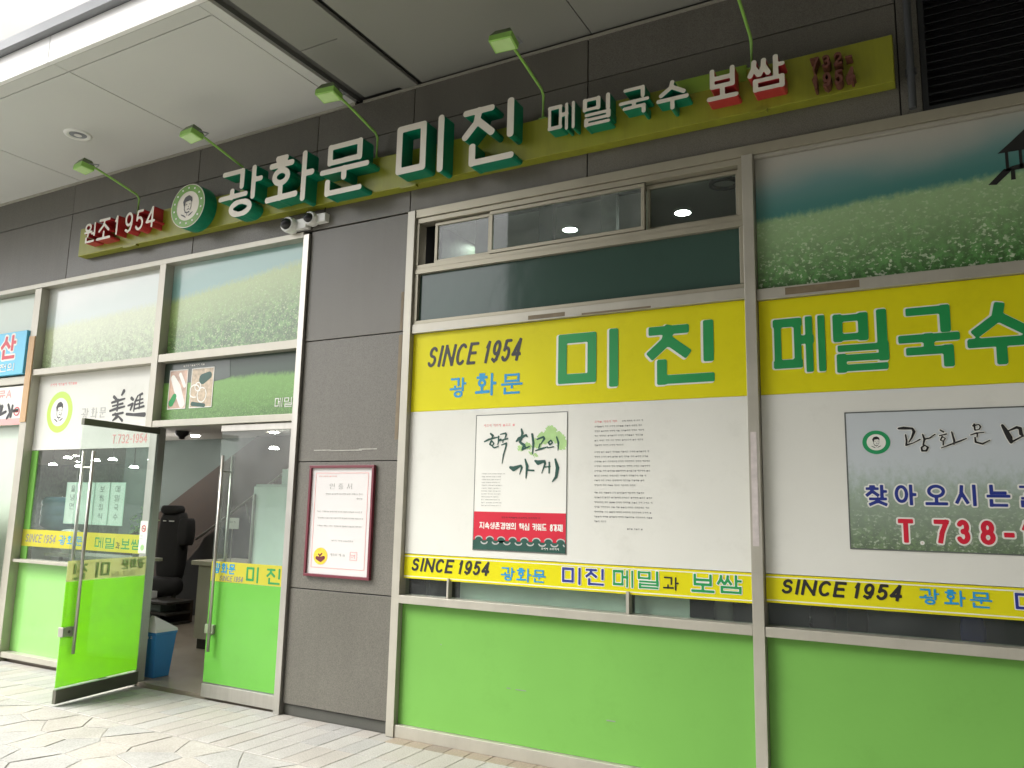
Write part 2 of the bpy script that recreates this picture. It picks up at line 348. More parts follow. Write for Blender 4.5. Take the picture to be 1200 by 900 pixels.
def copy_tree(o, parent=None):
    c = o.copy(); COL.objects.link(c)
    if parent: c.parent = parent
    for ch in list(o.children): copy_tree(ch, c)
    return c

# ---------------------------------------------------------------- lettering: strokes -> distance field -> outlines
CHO = 'ㄱㄲㄴㄷㄸㄹㅁㅂㅃㅅㅆㅇㅈㅉㅊㅋㅌㅍㅎ'
JUNG = 'ㅏㅐㅑㅒㅓㅔㅕㅖㅗㅘㅙㅚㅛㅜㅝㅞㅟㅠㅡㅢㅣ'
JONG = ' ㄱㄲㄳㄴㄵㄶㄷㄹㄺㄻㄼㄽㄾㄿㅀㅁㅂㅄㅅㅆㅇㅈㅊㅋㅌㅍㅎ'
def arc(cx, cy, rx, ry, a0, a1, n=12):
    return [(cx+rx*math.cos(math.radians(a0+(a1-a0)*k/n)), cy+ry*math.sin(math.radians(a0+(a1-a0)*k/n))) for k in range(n+1)]
def cons(c, x0, y0, x1, y1, curved=False):
    w, h = x1-x0, y1-y0; P = lambda x, y: (x0+x*w, y0+y*h)
    if c == 'ㄱ': return [[P(0, 1), P(1, 1), P(.92, .5), P(.55, 0)]] if curved else [[P(0, 1), P(1, 1), P(1, 0)]]
    if c == 'ㄲ': return cons('ㄱ', x0, y0, x0+w*.42, y1, True)+cons('ㄱ', x0+w*.55, y0, x1, y1, True)
    if c == 'ㅋ': return [[P(0, 1), P(1, 1), P(.9, .4), P(.6, 0)], [P(0, .55), P(.95, .6)]]
    if c == 'ㄴ': return [[P(0, 1), P(0, 0), P(1, 0)]]
    if c == 'ㄷ': return [[P(1, 1), P(0, 1), P(0, 0), P(1, 0)]]
    if c == 'ㄹ': return [[P(0, 1), P(1, 1), P(1, .5), P(0, .5), P(0, 0), P(1, 0)]]
    if c == 'ㅁ': return [[P(0, 1), P(1, 1), P(1, 0), P(0, 0), P(0, 1)]]
    if c == 'ㅂ': return [[P(0, 1), P(0, 0), P(1, 0), P(1, 1)], [P(0, .5), P(1, .5)]]
    if c == 'ㅅ': return [[P(.5, 1), P(.44, .55), P(0, 0)], [P(.47, .6), P(1, 0)]]
    if c == 'ㅆ': return cons('ㅅ', x0, y0, x0+w*.46, y1)+cons('ㅅ', x0+w*.54, y0, x1, y1)
    if c == 'ㅈ': return [[P(0, 1), P(1, 1)], [P(.52, 1), P(.42, .5), P(0, 0)], [P(.47, .58), P(1, 0)]]
    if c == 'ㅊ': return [[P(.36, 1.05), P(.64, 1.05)], [P(0, .78), P(1, .78)], [P(.5, .78), P(.42, .4), P(0, 0)], [P(.47, .48), P(1, 0)]]
    if c == 'ㅇ': return [arc(x0+w/2, y0+h/2, w/2, h/2, 0, 360, 22)]
    if c == 'ㅎ': return [[P(.3, 1.05), P(.7, 1.05)], [P(0, .78), P(1, .78)], arc(x0+w/2, y0+h*.27, w*.33, h*.27, 0, 360, 20)]
    if c == 'ㅌ': return [[P(1, 1), P(0, 1), P(0, 0), P(1, 0)], [P(0, .5), P(1, .5)]]
    if c == 'ㅍ': return [[P(0, 1), P(1, 1)], [P(0, 0), P(1, 0)], [P(.3, 1), P(.3, 0)], [P(.7, 1), P(.7, 0)]]
    return []
def hangul(ch):
    k = ord(ch)-0xAC00; c, v, f = CHO[k//588], JUNG[(k % 588)//28], JONG[k % 28]
    st = []; F = f != ' '
    vert = v in 'ㅏㅐㅑㅓㅔㅕㅖㅣ'; horiz = v in 'ㅗㅛㅜㅠㅡ'
    if vert:
        dbl = v in 'ㅐㅔㅖ'
        xr = .50 if dbl else .56
        st += cons(c, 0, (.60 if f == 'ㄹ' else .52) if F else .12, xr if not dbl else .46, .97, curved=True)
        vb = (.52 if f == 'ㄹ' else .40) if F else 0
        if dbl:
            st += [[(.72, 1), (.72, vb)], [(1, 1), (1, vb)]]
            st += [[(.56, .6), (.72, .6)]] if v == 'ㅔ' else [[(.76, .6), (1, .6)]]
        else:
            vx = .96 if v == 'ㅣ' else .8
            if v in 'ㅓㅕ': vx = .96
            st += [[(vx, 1), (vx, vb)]]
            my = (1+vb)/2+.02
            if v == 'ㅏ': st += [[(vx, my), (1, my)]]
            if v == 'ㅑ': st += [[(vx, my+.12), (1, my+.12)], [(vx, my-.12), (1, my-.12)]]
            if v == 'ㅓ': st += [[(.68, my), (vx, my)]]
            if v == 'ㅕ': st += [[(.66, my+.12), (vx, my+.12)], [(.66, my-.12), (vx, my-.12)]]
        if F: st += cons(f, .06 if f == 'ㄹ' else .16, 0, .98, .38 if f == 'ㄹ' else .30)
    elif horiz:
        up = v in 'ㅗㅛ'
        if F: st += cons(c, .17, .66, .83, 1)
        elif v == 'ㅜ': st += cons(c, .1, .55, .9, 1)
        else: st += cons(c, .12, .42 if up else .38, .88, 1)
        hy = (.40 if up else .48) if F else (0.0 if up else (.34 if v != 'ㅡ' else .08))
        st += [[(0, hy), (1, hy)]]
        if v == 'ㅗ': st += [[(.5, hy), (.5, hy+(.2 if F else .34))]]
        if v == 'ㅛ': st += [[(.35, hy), (.35, hy+.25)], [(.65, hy), (.65, hy+.25)]]
        if v == 'ㅜ': st += [[(.5, hy), (.5, (.30 if F else 0))]]
        if v == 'ㅠ': st += [[(.35, hy), (.35, hy-.25)], [(.65, hy), (.65, hy-.25)]]
        if F: st += cons(f, .14, 0, .86, .24 if f != 'ㄹ' else .32)
    else:
        st += cons(c, .06, .64 if F else .46, .54, 1)
        hy = .42 if F else .12
        dn = v in 'ㅝㅞㅟ'
        if dn: hy += .12
        st += [[(0, hy), (.66, hy+.02)]]
        if v in 'ㅘㅙㅚ': st += [[(.3, hy), (.3, hy+(.14 if F else .24))]]
        if dn: st += [[(.32, hy), (.30, hy-.2)]]
        vx = .84 if v in 'ㅘㅝ' else .96
        if v == 'ㅝ': vx = .92; st += [[(.68, hy-.1), (vx, hy-.1)]]
        vb = .34 if F else 0
        st += [[(vx, 1), (vx, vb)]]
        if v == 'ㅘ': st += [[(vx, (1+vb)/2+.05), (1.02, (1+vb)/2+.05)]]
        if F:
            if f == 'ㅇ': st += cons(f, .30, -.02, .78, .27)
            else: st += cons(f, .16, 0, .9, .22)
    return st
LAT = {
 'S': [arc(.5, .735, .38, .225, 25, 270)+arc(.5, .265, .42, .245, 90, -155)], 'I': [[(.5, 0), (.5, 1)]], 'N': [[(0, 0), (0, 1), (1, 0), (1, 1)]],
 'C': [arc(.52, .5, .48, .5, 48, 312, 18)], 'E': [[(1, 1), (0, 1), (0, 0), (1, 0)], [(0, .52), (.88, .52)]], 'T': [[(0, 1), (1, 1)], [(.5, 1), (.5, 0)]],
 '1': [[(.25, .76), (.55, 1), (.55, 0)]], '9': [arc(.5, .68, .42, .32, 0, 360, 18), [(.92, .68), (.9, .38), (.74, .1), (.45, 0), (.14, .1)]],
 '5': [[(.88, 1), (.22, 1), (.14, .52)]+arc(.46, .32, .46, .32, 125, -150)], '4': [[(.72, 0), (.72, 1), (0, .27), (1, .27)]],
 '7': [[(0, 1), (1, 1), (.55, .45), (.36, 0)]], '3': [arc(.46, .75, .40, .25, 150, -90)+arc(.46, .27, .46, .27, 90, -155)],
 '8': [arc(.5, .75, .38, .25, 0, 360, 16), arc(.5, .26, .46, .26, 0, 360, 16)], '2': [arc(.5, .70, .42, .30, 165, -35)+[(.05, 0), (.95, 0)]],
 '.': [[(.5, 0), (.5, .02)]], '-': [[(.05, .42), (.95, .42)]], '!': [[(.5, 1), (.5, .3)], [(.5, .02), (.5, 0)]], '6': [arc(.5, .32, .42, .32, 0, 360, 18), [(.08, .32), (.12, .66), (.4, 1)]],
 'A': [[(0, 0), (.5, 1), (1, 0)], [(.18, .35), (.82, .35)]], 'V': [[(0, 1), (.5, 0), (1, 1)]],
}
LW = {'I': .26, '1': .5, '.': .22, '-': .5, '!': .22, ' ': .35, 'N': .78, 'S': .68, 'C': .74, 'E': .62, 'T': .7}
def strokes(ch): return hangul(ch) if '가' <= ch <= '힣' else LAT.get(ch, [])
def glyph_sdf(ch, w, h, th, rc=.35, shear=0.0):
    """returns f(X,Y)->signed distance for a glyph of size w x h, stroke width th"""
    segs = []
    hasf = '가' <= ch <= '힣' and (ord(ch)-0xAC00) % 28 != 0
    rieul = '가' <= ch <= '힣' and (ord(ch)-0xAC00) % 28 == 8
    dblv = '가' <= ch <= '힣' and ((ord(ch)-0xAC00) % 588)//28 in (1, 3, 5, 7)
    for pl in strokes(ch):
        q = [(th/2+x*(w-th), th/2+y*(h-th)) for x, y in pl]
        q = [(x+shear*y, y) for x, y in q]
        rnd = len(pl) > 7
        for a, b in zip(q[:-1], q[1:]):
            k = 1.0
            if abs(b[1]-a[1]) < abs(b[0]-a[0])*.3: k = .74 if rieul else (.86 if hasf else 1.0)
            elif dblv: k = .78
            segs.append((a, b, rnd, k))
    def f(X, Y):
        D = np.full(X.shape, 1e3)
        for (ax, ay), (bx, by), rnd, kk in segs:
            hw = th/2*kk
            dx, dy = bx-ax, by-ay; L = math.hypot(dx, dy) or 1e-6; ux, uy = dx/L, dy/L
            if L < 1e-5: ux, uy = 1, 0
            px = X-(ax+bx)/2; py = Y-(ay+by)/2
            lx = np.abs(px*ux+py*uy); ly = np.abs(-px*uy+py*ux)
            if rnd: d = np.hypot(np.maximum(lx-L/2, 0), ly)-hw
            else:
                r = hw*rc; qx = lx-(L/2+hw-r); qy = ly-(hw-r)
                d = np.hypot(np.maximum(qx, 0), np.maximum(qy, 0))+np.minimum(np.maximum(qx, qy), 0)-r
            D = np.minimum(D, d)
        return D
    return f
def brush_sdf(sts):
    def f(X, Y):
        D = np.full(X.shape, 1e3)
        for st in sts:
            for (ax, ay, ar), (bx, by, br) in zip(st[:-1], st[1:]):
                dx, dy = bx-ax, by-ay; L2 = dx*dx+dy*dy+1e-12
                t = np.clip(((X-ax)*dx+(Y-ay)*dy)/L2, 0, 1)
                D = np.minimum(D, np.hypot(X-ax-t*dx, Y-ay-t*dy)-(ar+(br-ar)*t))
        return D
    return f
def march(f, x0, x1, y0, y1, step, level=0.0):
    nx = max(4, int((x1-x0)/step)+2); ny = max(4, int((y1-y0)/step)+2)
    xs = np.linspace(x0, x1, nx); ys = np.linspace(y0, y1, ny)
    X, Y = np.meshgrid(xs, ys); D = f(X, Y)-level
    faces = []; edges = []
    ins = D < 0
    for j in range(ny-1):
        run = None
        for i in range(nx-1):
            c = (ins[j, i], ins[j, i+1], ins[j+1, i+1], ins[j+1, i]); k = sum(c)
            if k == 4:
                if run is None: run = i
                continue
            if run is not None:
                faces.append([(xs[run], ys[j]), (xs[i], ys[j]), (xs[i], ys[j+1]), (xs[run], ys[j+1])]); run = None
            if k == 0: continue
            P = [(xs[i], ys[j], D[j, i]), (xs[i+1], ys[j], D[j, i+1]), (xs[i+1], ys[j+1], D[j+1, i+1]), (xs[i], ys[j+1], D[j+1, i])]
            poly = []; cut = []
            for q in range(4):
                a, b = P[q], P[(q+1) % 4]
                if a[2] < 0: poly.append((a[0], a[1]))
                if (a[2] < 0) != (b[2] < 0):
                    t = a[2]/(a[2]-b[2]); p = (a[0]+(b[0]-a[0])*t, a[1]+(b[1]-a[1])*t)
                    poly.append(p); cut.append((p, a[2] < 0))
            if len(poly) >= 3: faces.append(poly)
            if len(cut) == 2:
                (p, lv), (q2, _) = cut
                edges.append((p, q2) if lv else (q2, p))
        if run is not None: faces.append([(xs[run], ys[j]), (xs[nx-1], ys[j]), (xs[nx-1], ys[j+1]), (xs[run], ys[j+1])])
    return faces, edges
def shape(mb, f, w, h, X0, Z0, y, depth=0.0015, step=None, level=0.0, pad=0.0, mi=0, mi_side=None, mirror=False, flare=0.0):
    step = step or max(w, h)/34
    p = pad+abs(level)+step
    faces, edges = march(f, -p, w+p, -p, h+p, step, level)
    g = lambda x, z: (X0+x, y, Z0+z)
    for pl in faces: mb.poly([g(*q) for q in pl], mi)
    for a, b in edges:
        A, B = g(*a), g(*b)
        mb.poly([A, (A[0], y+depth, A[2]), (B[0], y+depth, B[2]), B], mi if mi_side is None else mi_side)
def glyph(mb, ch, x0, x1, z0, z1, y, th=.16, depth=.0015, level=0.0, rc=.35, shear=0.0, step=None, mi=0, mi_side=None):
    w, h = x1-x0, z1-z0; t = th*h
    if ch == ' ': return
    shape(mb, glyph_sdf(ch, w, h, t, rc, shear), w+shear*h, h, x0, z0, y, depth, step or h/30, level, 0, mi, mi_side)
def text(mb, s, x0, x1, z0, z1, y, th=.16, shear=0.0, gap=.16, level=0.0, depth=.0015, step=None, mi=0, rc=.35):
    h = z1-z0
    adv = [(LW.get(c, .72) if not ('가' <= c <= '힣') else .95) for c in s]
    tot = sum(adv)+gap*(len(s)-1); k = (x1-x0-shear*h)/tot; x = x0
    for c, a in zip(s, adv):
        glyph(mb, c, x, x+a*k, z0, z1, y, th, depth, level, rc, shear, step, mi); x += (a+gap)*k
def tiny_text(mb, x0, x1, z, ch, y, words, cw=None, depth=.001):
    """a line of writing too small to read: short marks grouped like words"""
    x = x0; cw = cw or ch*.85
    while x < x1-cw:
        for _ in range(random.choice(words)):
            if x > x1-cw: break
            a = random.random()
            if a < .5:
                mb.box(x+cw*.1, x+cw*.6, y, y+depth, z+ch*.55, z+ch*.85); mb.box(x+cw*.7, x+cw*.85, y, y+depth, z, z+ch)
            elif a < .8:
                mb.box(x+cw*.15, x+cw*.85, y, y+depth, z+ch*.7, z+ch*.9); mb.box(x+cw*.05, x+cw*.9, y, y+depth, z+ch*.25, z+ch*.42)
            else:
                mb.box(x+cw*.1, x+cw*.85, y, y+depth, z+ch*.1, z+ch*.8)
            x += cw*1.08
        x += cw*.55
def frame_rect(mb, x0, x1, z0, z1, t, y, d=.001):
    mb.box(x0, x1, y, y+d, z1-t, z1); mb.box(x0, x1, y, y+d, z0, z0+t)
    mb.box(x0, x0+t, y, y+d, z0+t, z1-t); mb.box(x1-t, x1, y, y+d, z0+t, z1-t)
def disc(mb, cx, cz, rx, rz, y, depth=.0015, n=40, mi=0, mi_side=None):
    pts = [(cx+rx*math.cos(2*PI*k/n), cz+rz*math.sin(2*PI*k/n)) for k in range(n)]
    mb.poly([(x, y, z) for x, z in pts], mi)
    for k in range(n):
        a, b = pts[k], pts[(k+1) % n]
        mb.poly([(a[0], y, a[1]), (a[0], y+depth, a[1]), (b[0], y+depth, b[1]), (b[0], y, b[1])], mi if mi_side is None else mi_side)
def portrait(mb, cx, cz, r, y, sx=1.0):
    """cap of hair, brows, nose, collar: the round emblem's face"""
    k = r
    P = lambda x, z, rr: (cx+x*k*sx+10, cz+z*k+10, rr*k)
    st = [[P(-.30, .12, .07), P(-.32, .36, .12), P(-.18, .55, .15), P(.05, .62, .15), P(.25, .52, .12), P(.33, .36, .07)],
          [P(-.2, .50, .16), P(.12, .52, .14)],
          [P(-.30, .1, .025), P(-.28, -.18, .025), P(-.18, -.36, .03)], [P(.33, .3, .02), P(.32, -.05, .02), P(.24, -.28, .03)],
          [P(-.16, .13, .025), P(-.02, .15, .02)], [P(.12, .15, .02), P(.24, .13, .025)],
          [P(.05, .05, .015), P(.09, -.08, .025)], [P(-.02, -.2, .03), P(.15, -.19, .03)],
          [P(-.18, -.38, .05), P(0, -.44, .03), P(.16, -.40, .05)],
          [P(-.55, -.50, .025), P(-.30, -.62, .05), P(-.12, -.74, .03)], [P(.5, -.46, .02), P(.30, -.58, .05), P(.14, -.66, .03)],
          [P(-.02, -.5, .02), P(.02, -.66, .02)]]
    f = brush_sdf(st)
    faces, edges = march(f, cx+10-r*.8, cx+10+r*.8, cz+10-r*.95, cz+10+r*.95, r/26)
    for pl in faces: mb.poly([(a-10, y, b-10) for a, b in pl])
    for a, b in edges:
        mb.poly([(a[0]-10, y, a[1]-10), (a[0]-10, y+.001, a[1]-10), (b[0]-10, y+.001, b[1]-10), (b[0]-10, y, b[1]-10)])
def brush(mb, sts, px, X0, Z0, kx, kz, y, depth=.001, rk=1.0, level=0.0, step=None):
    """calligraphy: strokes given in drawing units (x right, y down, radius)"""
    s = [[((x-px[0])*kx+5, (px[1]-z)*kz+5, r*(kx+kz)/2*rk) for x, z, r in st] for st in sts]
    xs = [p[0] for st in s for p in st]; zs = [p[1] for st in s for p in st]; rm = max(p[2] for st in s for p in st)+abs(level)+.004
    f = brush_sdf(s)
    faces, edges = march(f, min(xs)-rm, max(xs)+rm, min(zs)-rm, max(zs)+rm, step or .0035, level)
    g = lambda a, b, yy: (a-5+X0, yy, b-5+Z0)
    for pl in faces: mb.poly([g(a, b, y) for a, b in pl])
    for a, b in edges: mb.poly([g(*a, y), g(*a, y+depth), g(*b, y+depth), g(*b, y)])

# ================================================================ GROUND
GZ = -0.04
pave = MB().poly([(-400, -400, GZ-.03), (400, -400, GZ-.03), (400, 60, GZ-.03), (-400, 60, GZ-.03)]).build('pavement', 'ground'); tag(pave, kind='structure')
road = MB().poly([(-400, -400, GZ-.022), (400, -400, GZ-.022), (400, -5.4, GZ-.022), (-400, -5.4, GZ-.022)]).build('road', mat('asphalt', (.055, .055, .055, 1), .85, var=.2, scale=2, fine=.3)); tag(road, kind='structure')
bed = MB().box(-13, 2, -3.6, 0.0, GZ-.025, GZ-.0045).build('mortar_bed', 'mortar', pave)
pitch = .166
def tileset(name, x_from, x_to, rows, mats, off=0.0):
    cache = {}
    for ri, (y0, y1) in enumerate(rows):
        k = 0; x = x_from + (pitch*.5 if off and ri % 2 else 0)
        while x < x_to:
            mname = random.choice(mats); key = (ri, mname, random.randint(0, 1)); g = .002
            if key not in cache:
                m = MB().slab([(g, y0+g), (pitch-g, y0+g), (pitch-g, y1-g), (g, y1-g)], -.02, random.uniform(-.0015, .0015), bev=.004)
                o = m.build(name, mname, pave); cache[key] = o.data
            else:
                o = bpy.data.objects.new(name, cache[key]); COL.objects.link(o); o.parent = pave
            o.location = (x, 0, GZ); x += pitch
    return
tileset('brown_paver', -3.645, 0.4, [(-.015-.0, .0), ] if False else [(-.17, -.002)], ['brown', 'brown', 'brown2'])
tileset('paver', -9.6, -0.9, [(-.50, -.172), (-.86, -.50)], ['tile', 'tile', 'tile3', 'tile2'])
tileset('paver', -9.6, -3.80, [(-.172, -.004)], ['tile', 'tile3', 'tile2'])
# crazy paving: irregular flagstones (nearest-seed cells with open joints)
rng = random.Random(5)
seeds = []
X0f, X1f, Y0f, Y1f = -10.6, -2.2, -2.9, -.88
tries = 0
while len(seeds) < 190 and tries < 40000:
    tries += 1
    p = (rng.uniform(X0f, X1f), rng.uniform(Y0f, Y1f))
    md = rng.choice([.22, .27, .33])
    if all((p[0]-q[0])**2+(p[1]-q[1])**2 > md*md for q in seeds): seeds.append(p)
def clip(poly, nx, ny, c):
    out = []
    for a, b in zip(poly, poly[1:]+poly[:1]):
        da = a[0]*nx+a[1]*ny-c; db = b[0]*nx+b[1]*ny-c
        if da <= 0: out.append(a)
        if (da < 0) != (db < 0):
            t = da/(da-db); out.append((a[0]+(b[0]-a[0])*t, a[1]+(b[1]-a[1])*t))
    return out
for i, s in enumerate(seeds):
    poly = [(X0f, Y0f), (X1f, Y0f), (X1f, Y1f), (X0f, Y1f)]
    for j, q in enumerate(seeds):
        if i == j or (q[0]-s[0])**2+(q[1]-s[1])**2 > 2.2: continue
        nx, ny = q[0]-s[0], q[1]-s[1]; L = math.hypot(nx, ny); nx /= L; ny /= L
        c = nx*(s[0]+q[0])/2+ny*(s[1]+q[1])/2 - .0026
        poly = clip(poly, nx, ny, c)
        if len(poly) < 3: break
    if len(poly) < 3: continue
    # chip and bow the edges slightly
    pp = []
    for a, b in zip(poly, poly[1:]+poly[:1]):
        pp.append(a)
        L = math.hypot(b[0]-a[0], b[1]-a[1])
        if L > .12:
            t = rng.uniform(.35, .65); d = rng.uniform(.0, .010)
            nx, ny = -(b[1]-a[1])/L, (b[0]-a[0])/L
            pp.append((a[0]+(b[0]-a[0])*t+nx*d, a[1]+(b[1]-a[1])*t+ny*d))
    m = MB().slab(pp, GZ-.02, GZ+rng.uniform(-.002, .003), bev=.003)
    o = m.build('flagstone', rng.choice(['flag1', 'flag1', 'flag2', 'flag2', 'flag3']), pave)

# ================================================================ STONE WALL
wall = root0('stone_wall', 'dark grey granite clad wall of large panels between the door and window and above them', 'wall')
MB().box(-4.775, -3.725, .012, .40, GZ, 5.05).box(-16, -4.775, .012, .4, 3.955, 5.05).box(-3.725, -.03, .012, .4, 3.96, 5.05).build('backing', 'gap', wall)
def panel(x0, x1, z0, z1, y=0.0, m='stone'):
    g = .004; m = random.choice(['stone', 'stone_b', 'stone_c'])
    jy = random.uniform(-.0015, .0015)
    MB().box(x0+g, x1-g, y+jy-.02, y+.011, z0+g, z1-g).build('stone_panel', m, wall, bevel=.002)
for z0, z1 in ((.045, .94), (.94, 1.957), (1.957, 2.975), (2.975, 3.955)): panel(-4.775, -3.725, z0, z1)
MB().box(-4.772, -3.728, .0, .011, GZ, .041).build('plinth', 'stone_dark', wall)
xs = [-14.3, -12.3, -10.3, -8.30, -6.305, -4.775, -3.73, -2.175, -.15]
for a, b in zip(xs[:-1], xs[1:]):
    panel(a, b, 3.96, 4.70); panel(a, b, 4.70, 5.05)
panel(-.15, -.03, 3.96, 5.05)
pipe = MB().tube([(-.085, -.075, 3.97), (-.085, -.075, 5.05)], .022, 14).box(-.115, -.055, -.06, -.02, 4.2, 4.23).box(-.115, -.055, -.06, -.02, 4.8, 4.83).build('downpipe', 'pipe_paint', None, smooth=False)
tag(pipe, 'thin dark vertical pipe running up the wall beside the louvred vent', 'pipe')
lv = root0('louvre_vent', 'nearly black louvred vent at the top right beyond the signboard', 'vent')
MT['louv'] = mat('dark_louvre', (0.014, 0.016, 0.018, 1), .45, var=.2)
MB().box(-.03, 2.6, .10, .4, 3.96, 5.05).build('backing', 'gap', lv)
MB().box(-.03, .0, -.03, .10, 3.96, 5.05).box(0, 2.6, -.03, .1, 3.96, 3.985).build('frame', 'louv', lv)
proto = None
for k in range(21):
    z = 4.01+k*.05
    if proto is None:
        proto = MB().prism([(0.002, 0), (2.6, 0), (2.6, .008), (0.002, .008)], -.0, .0001)  # placeholder replaced below
        m = MB(); m.v = [(0.002, -.02, 0), (2.6, -.02, 0), (2.6, .06, .035), (0.002, .06, .035), (0.002, -.02, .006), (2.6, -.02, .006), (2.6, .06, .041), (0.002, .06, .041)]
        m.f = [(0, 3, 2, 1), (4, 5, 6, 7), (0, 1, 5, 4), (1, 2, 6, 5), (2, 3, 7, 6), (3, 0, 4, 7)]; m.mi = [0]*6
        proto = o = m.build('slat', 'louv', lv)
    else:
        o = proto.copy(); COL.objects.link(o); o.parent = lv
    o.location = (0, 0, z)

MT['tape'] = mat('old_brown_tape', (0.17, 0.13, 0.075, 1), .6, var=.4, scale=14)
MT['foil'] = mat('pale_peeling_tape', (0.55, 0.50, 0.48, 1), .3, var=.35, scale=16)
MT['chalk'] = mat('pale_scrape', (0.36, 0.35, 0.31, 1), .8, var=.4, scale=30)
for x0, x1, z0, z1 in ((-3.778, -3.752, 2.99, 3.30), (-3.782, -3.750, 2.12, 2.95)):
    MB().box(x0, x1, -.0225, -.020, z0, z1).build('tape_strip', 'tape', wall)
m = MB()
for x0, x1, z in ((-4.60, -4.42, 2.045), (-4.44, -4.1, 2.04), (-4.13, -3.95, 2.047)): m.box(x0, x1, -.0222, -.020, z, z+.009)
m.build('scrape_mark', 'chalk', wall)['kind'] = 'stuff'
# ================================================================ CEILING / CANOPY
ceil = MB().box(-20, -4.36, -1.58, .4, 5.09, 5.29).build('ceiling', 'slot'); tag(ceil, kind='structure')
def cpanel(x0, x1, y0, y1, z, t=.03, g=.005, m='ceil'):
    MB().box(x0+g, x1-g, y0+g, y1-g, z, z+t).build('ceiling_panel', m, ceil, bevel=.0015)
cx = [-16.4, -14.35, -12.3, -10.25, -8.2, -6.15, -4.47]
for a, b in zip(cx[:-1], cx[1:]): cpanel(a, b, -1.475, -.012, 5.06)
for a, b in zip(cx[:-1], cx[1:]): cpanel(a, b, -1.60, -1.475, 5.06, g=.002)
cpanel(-4.47, -4.36, -1.60, -.012, 5.06, g=.002)
fas = root0('canopy_fascia', 'white edge fascia and grey gutter along the outer edge of the left canopy', 'fascia')
for a, b in ((-20, -12.9), (-12.9, -9.9), (-9.9, -6.17), (-6.17, -4.36)):
    MB().box(a+.004, b-.004, -1.64, -1.604, 5.058, 5.29).build('fascia_board', 'fascia', fas)
MB().box(-20, -4.36, -1.70, -1.58, 5.30, 5.385).build('gutter', 'gutter', fas)
# deep soffit to the right, panels with open joints
soff = MB().box(-4.36, 9, -4.2, .4, 5.13, 5.5).build('soffit', 'slot'); tag(soff, kind='structure')
MT['soffit'] = mat('shaded_soffit_paint', (0.25, 0.25, 0.22, 1), .55, var=.08, scale=.8)  # darker than the left ceiling panels: shade put into the colour
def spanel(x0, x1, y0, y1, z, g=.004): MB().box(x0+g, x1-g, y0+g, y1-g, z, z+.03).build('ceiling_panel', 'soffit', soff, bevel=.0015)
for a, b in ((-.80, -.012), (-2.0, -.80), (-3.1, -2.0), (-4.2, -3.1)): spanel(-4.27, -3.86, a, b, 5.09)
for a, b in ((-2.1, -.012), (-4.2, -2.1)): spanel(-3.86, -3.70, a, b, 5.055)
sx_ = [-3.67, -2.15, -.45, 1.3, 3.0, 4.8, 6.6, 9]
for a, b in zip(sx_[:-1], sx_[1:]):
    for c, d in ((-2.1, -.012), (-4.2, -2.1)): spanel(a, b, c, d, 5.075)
trim = MB().box(-16, -4.36, -.035, -.012+.01, 5.035, 5.058).box(-4.27, -.03, -.035, -.002, 5.035, 5.052).build('cornice', 'alu', ceil)
over = MB().box(-9.1, 9, -3.4, -1.8, 7.5, 8.2).build('overhang', 'ceil'); tag(over, kind='structure')
MB().box(-16, 9, .4, 6, 5.0, 22).build('upper_facade', 'stone', over)
opp = root0('sky_light_blocker', 'unseen tall building added behind the viewer to block sky light', 'building')  # unseen masses added to hold back sky light and darken the right
MB().box(-13, 30, -26, -18, GZ-.02, 13).build('street_blocker', 'stone', opp)
MB().box(2.9, 3.3, -8.0, .4, GZ-.02, 5.07).box(.5, 3.3, -8.4, -8.0, GZ-.02, 9).build('side_blocker', 'stone', opp)
dl = root0('ceiling_downlight', 'round white recessed downlight, unlit, in the left ceiling panel', 'downlight')
m = MB(); n = 28
ring = lambda r, z: [(-7.16+r*math.cos(2*PI*k/n), -.74+r*math.sin(2*PI*k/n), z) for k in range(n)]
def lathe(mb, rings):
    i = len(mb.v); n_ = len(rings[0])
    for r in rings: mb.v += r
    for a in range(len(rings)-1):
        for k in range(n_):
            q, q2 = i+a*n_+k, i+a*n_+(k+1) % n_; mb.f.append((q, q2, q2+n_, q+n_)); mb.mi.append(0)
lathe(m, [ring(.125, 5.060), ring(.12, 5.050), ring(.09, 5.047), ring(.078, 5.056)]); m.build('trim_ring', 'plastic_white', dl, smooth=True)
m = MB(); lathe(m, [ring(.078, 5.056), ring(.06, 5.058)]); m.poly(list(reversed(ring(.06, 5.058)))); m.build('reflector', 'gutter', dl, smooth=True)
m = MB(); m.poly(list(reversed([(-7.16+.035*math.cos(2*PI*k/16), -.74+.035*math.sin(2*PI*k/16), 5.05) for k in range(16)]))); m.build('bulb', 'plastic_white', dl)

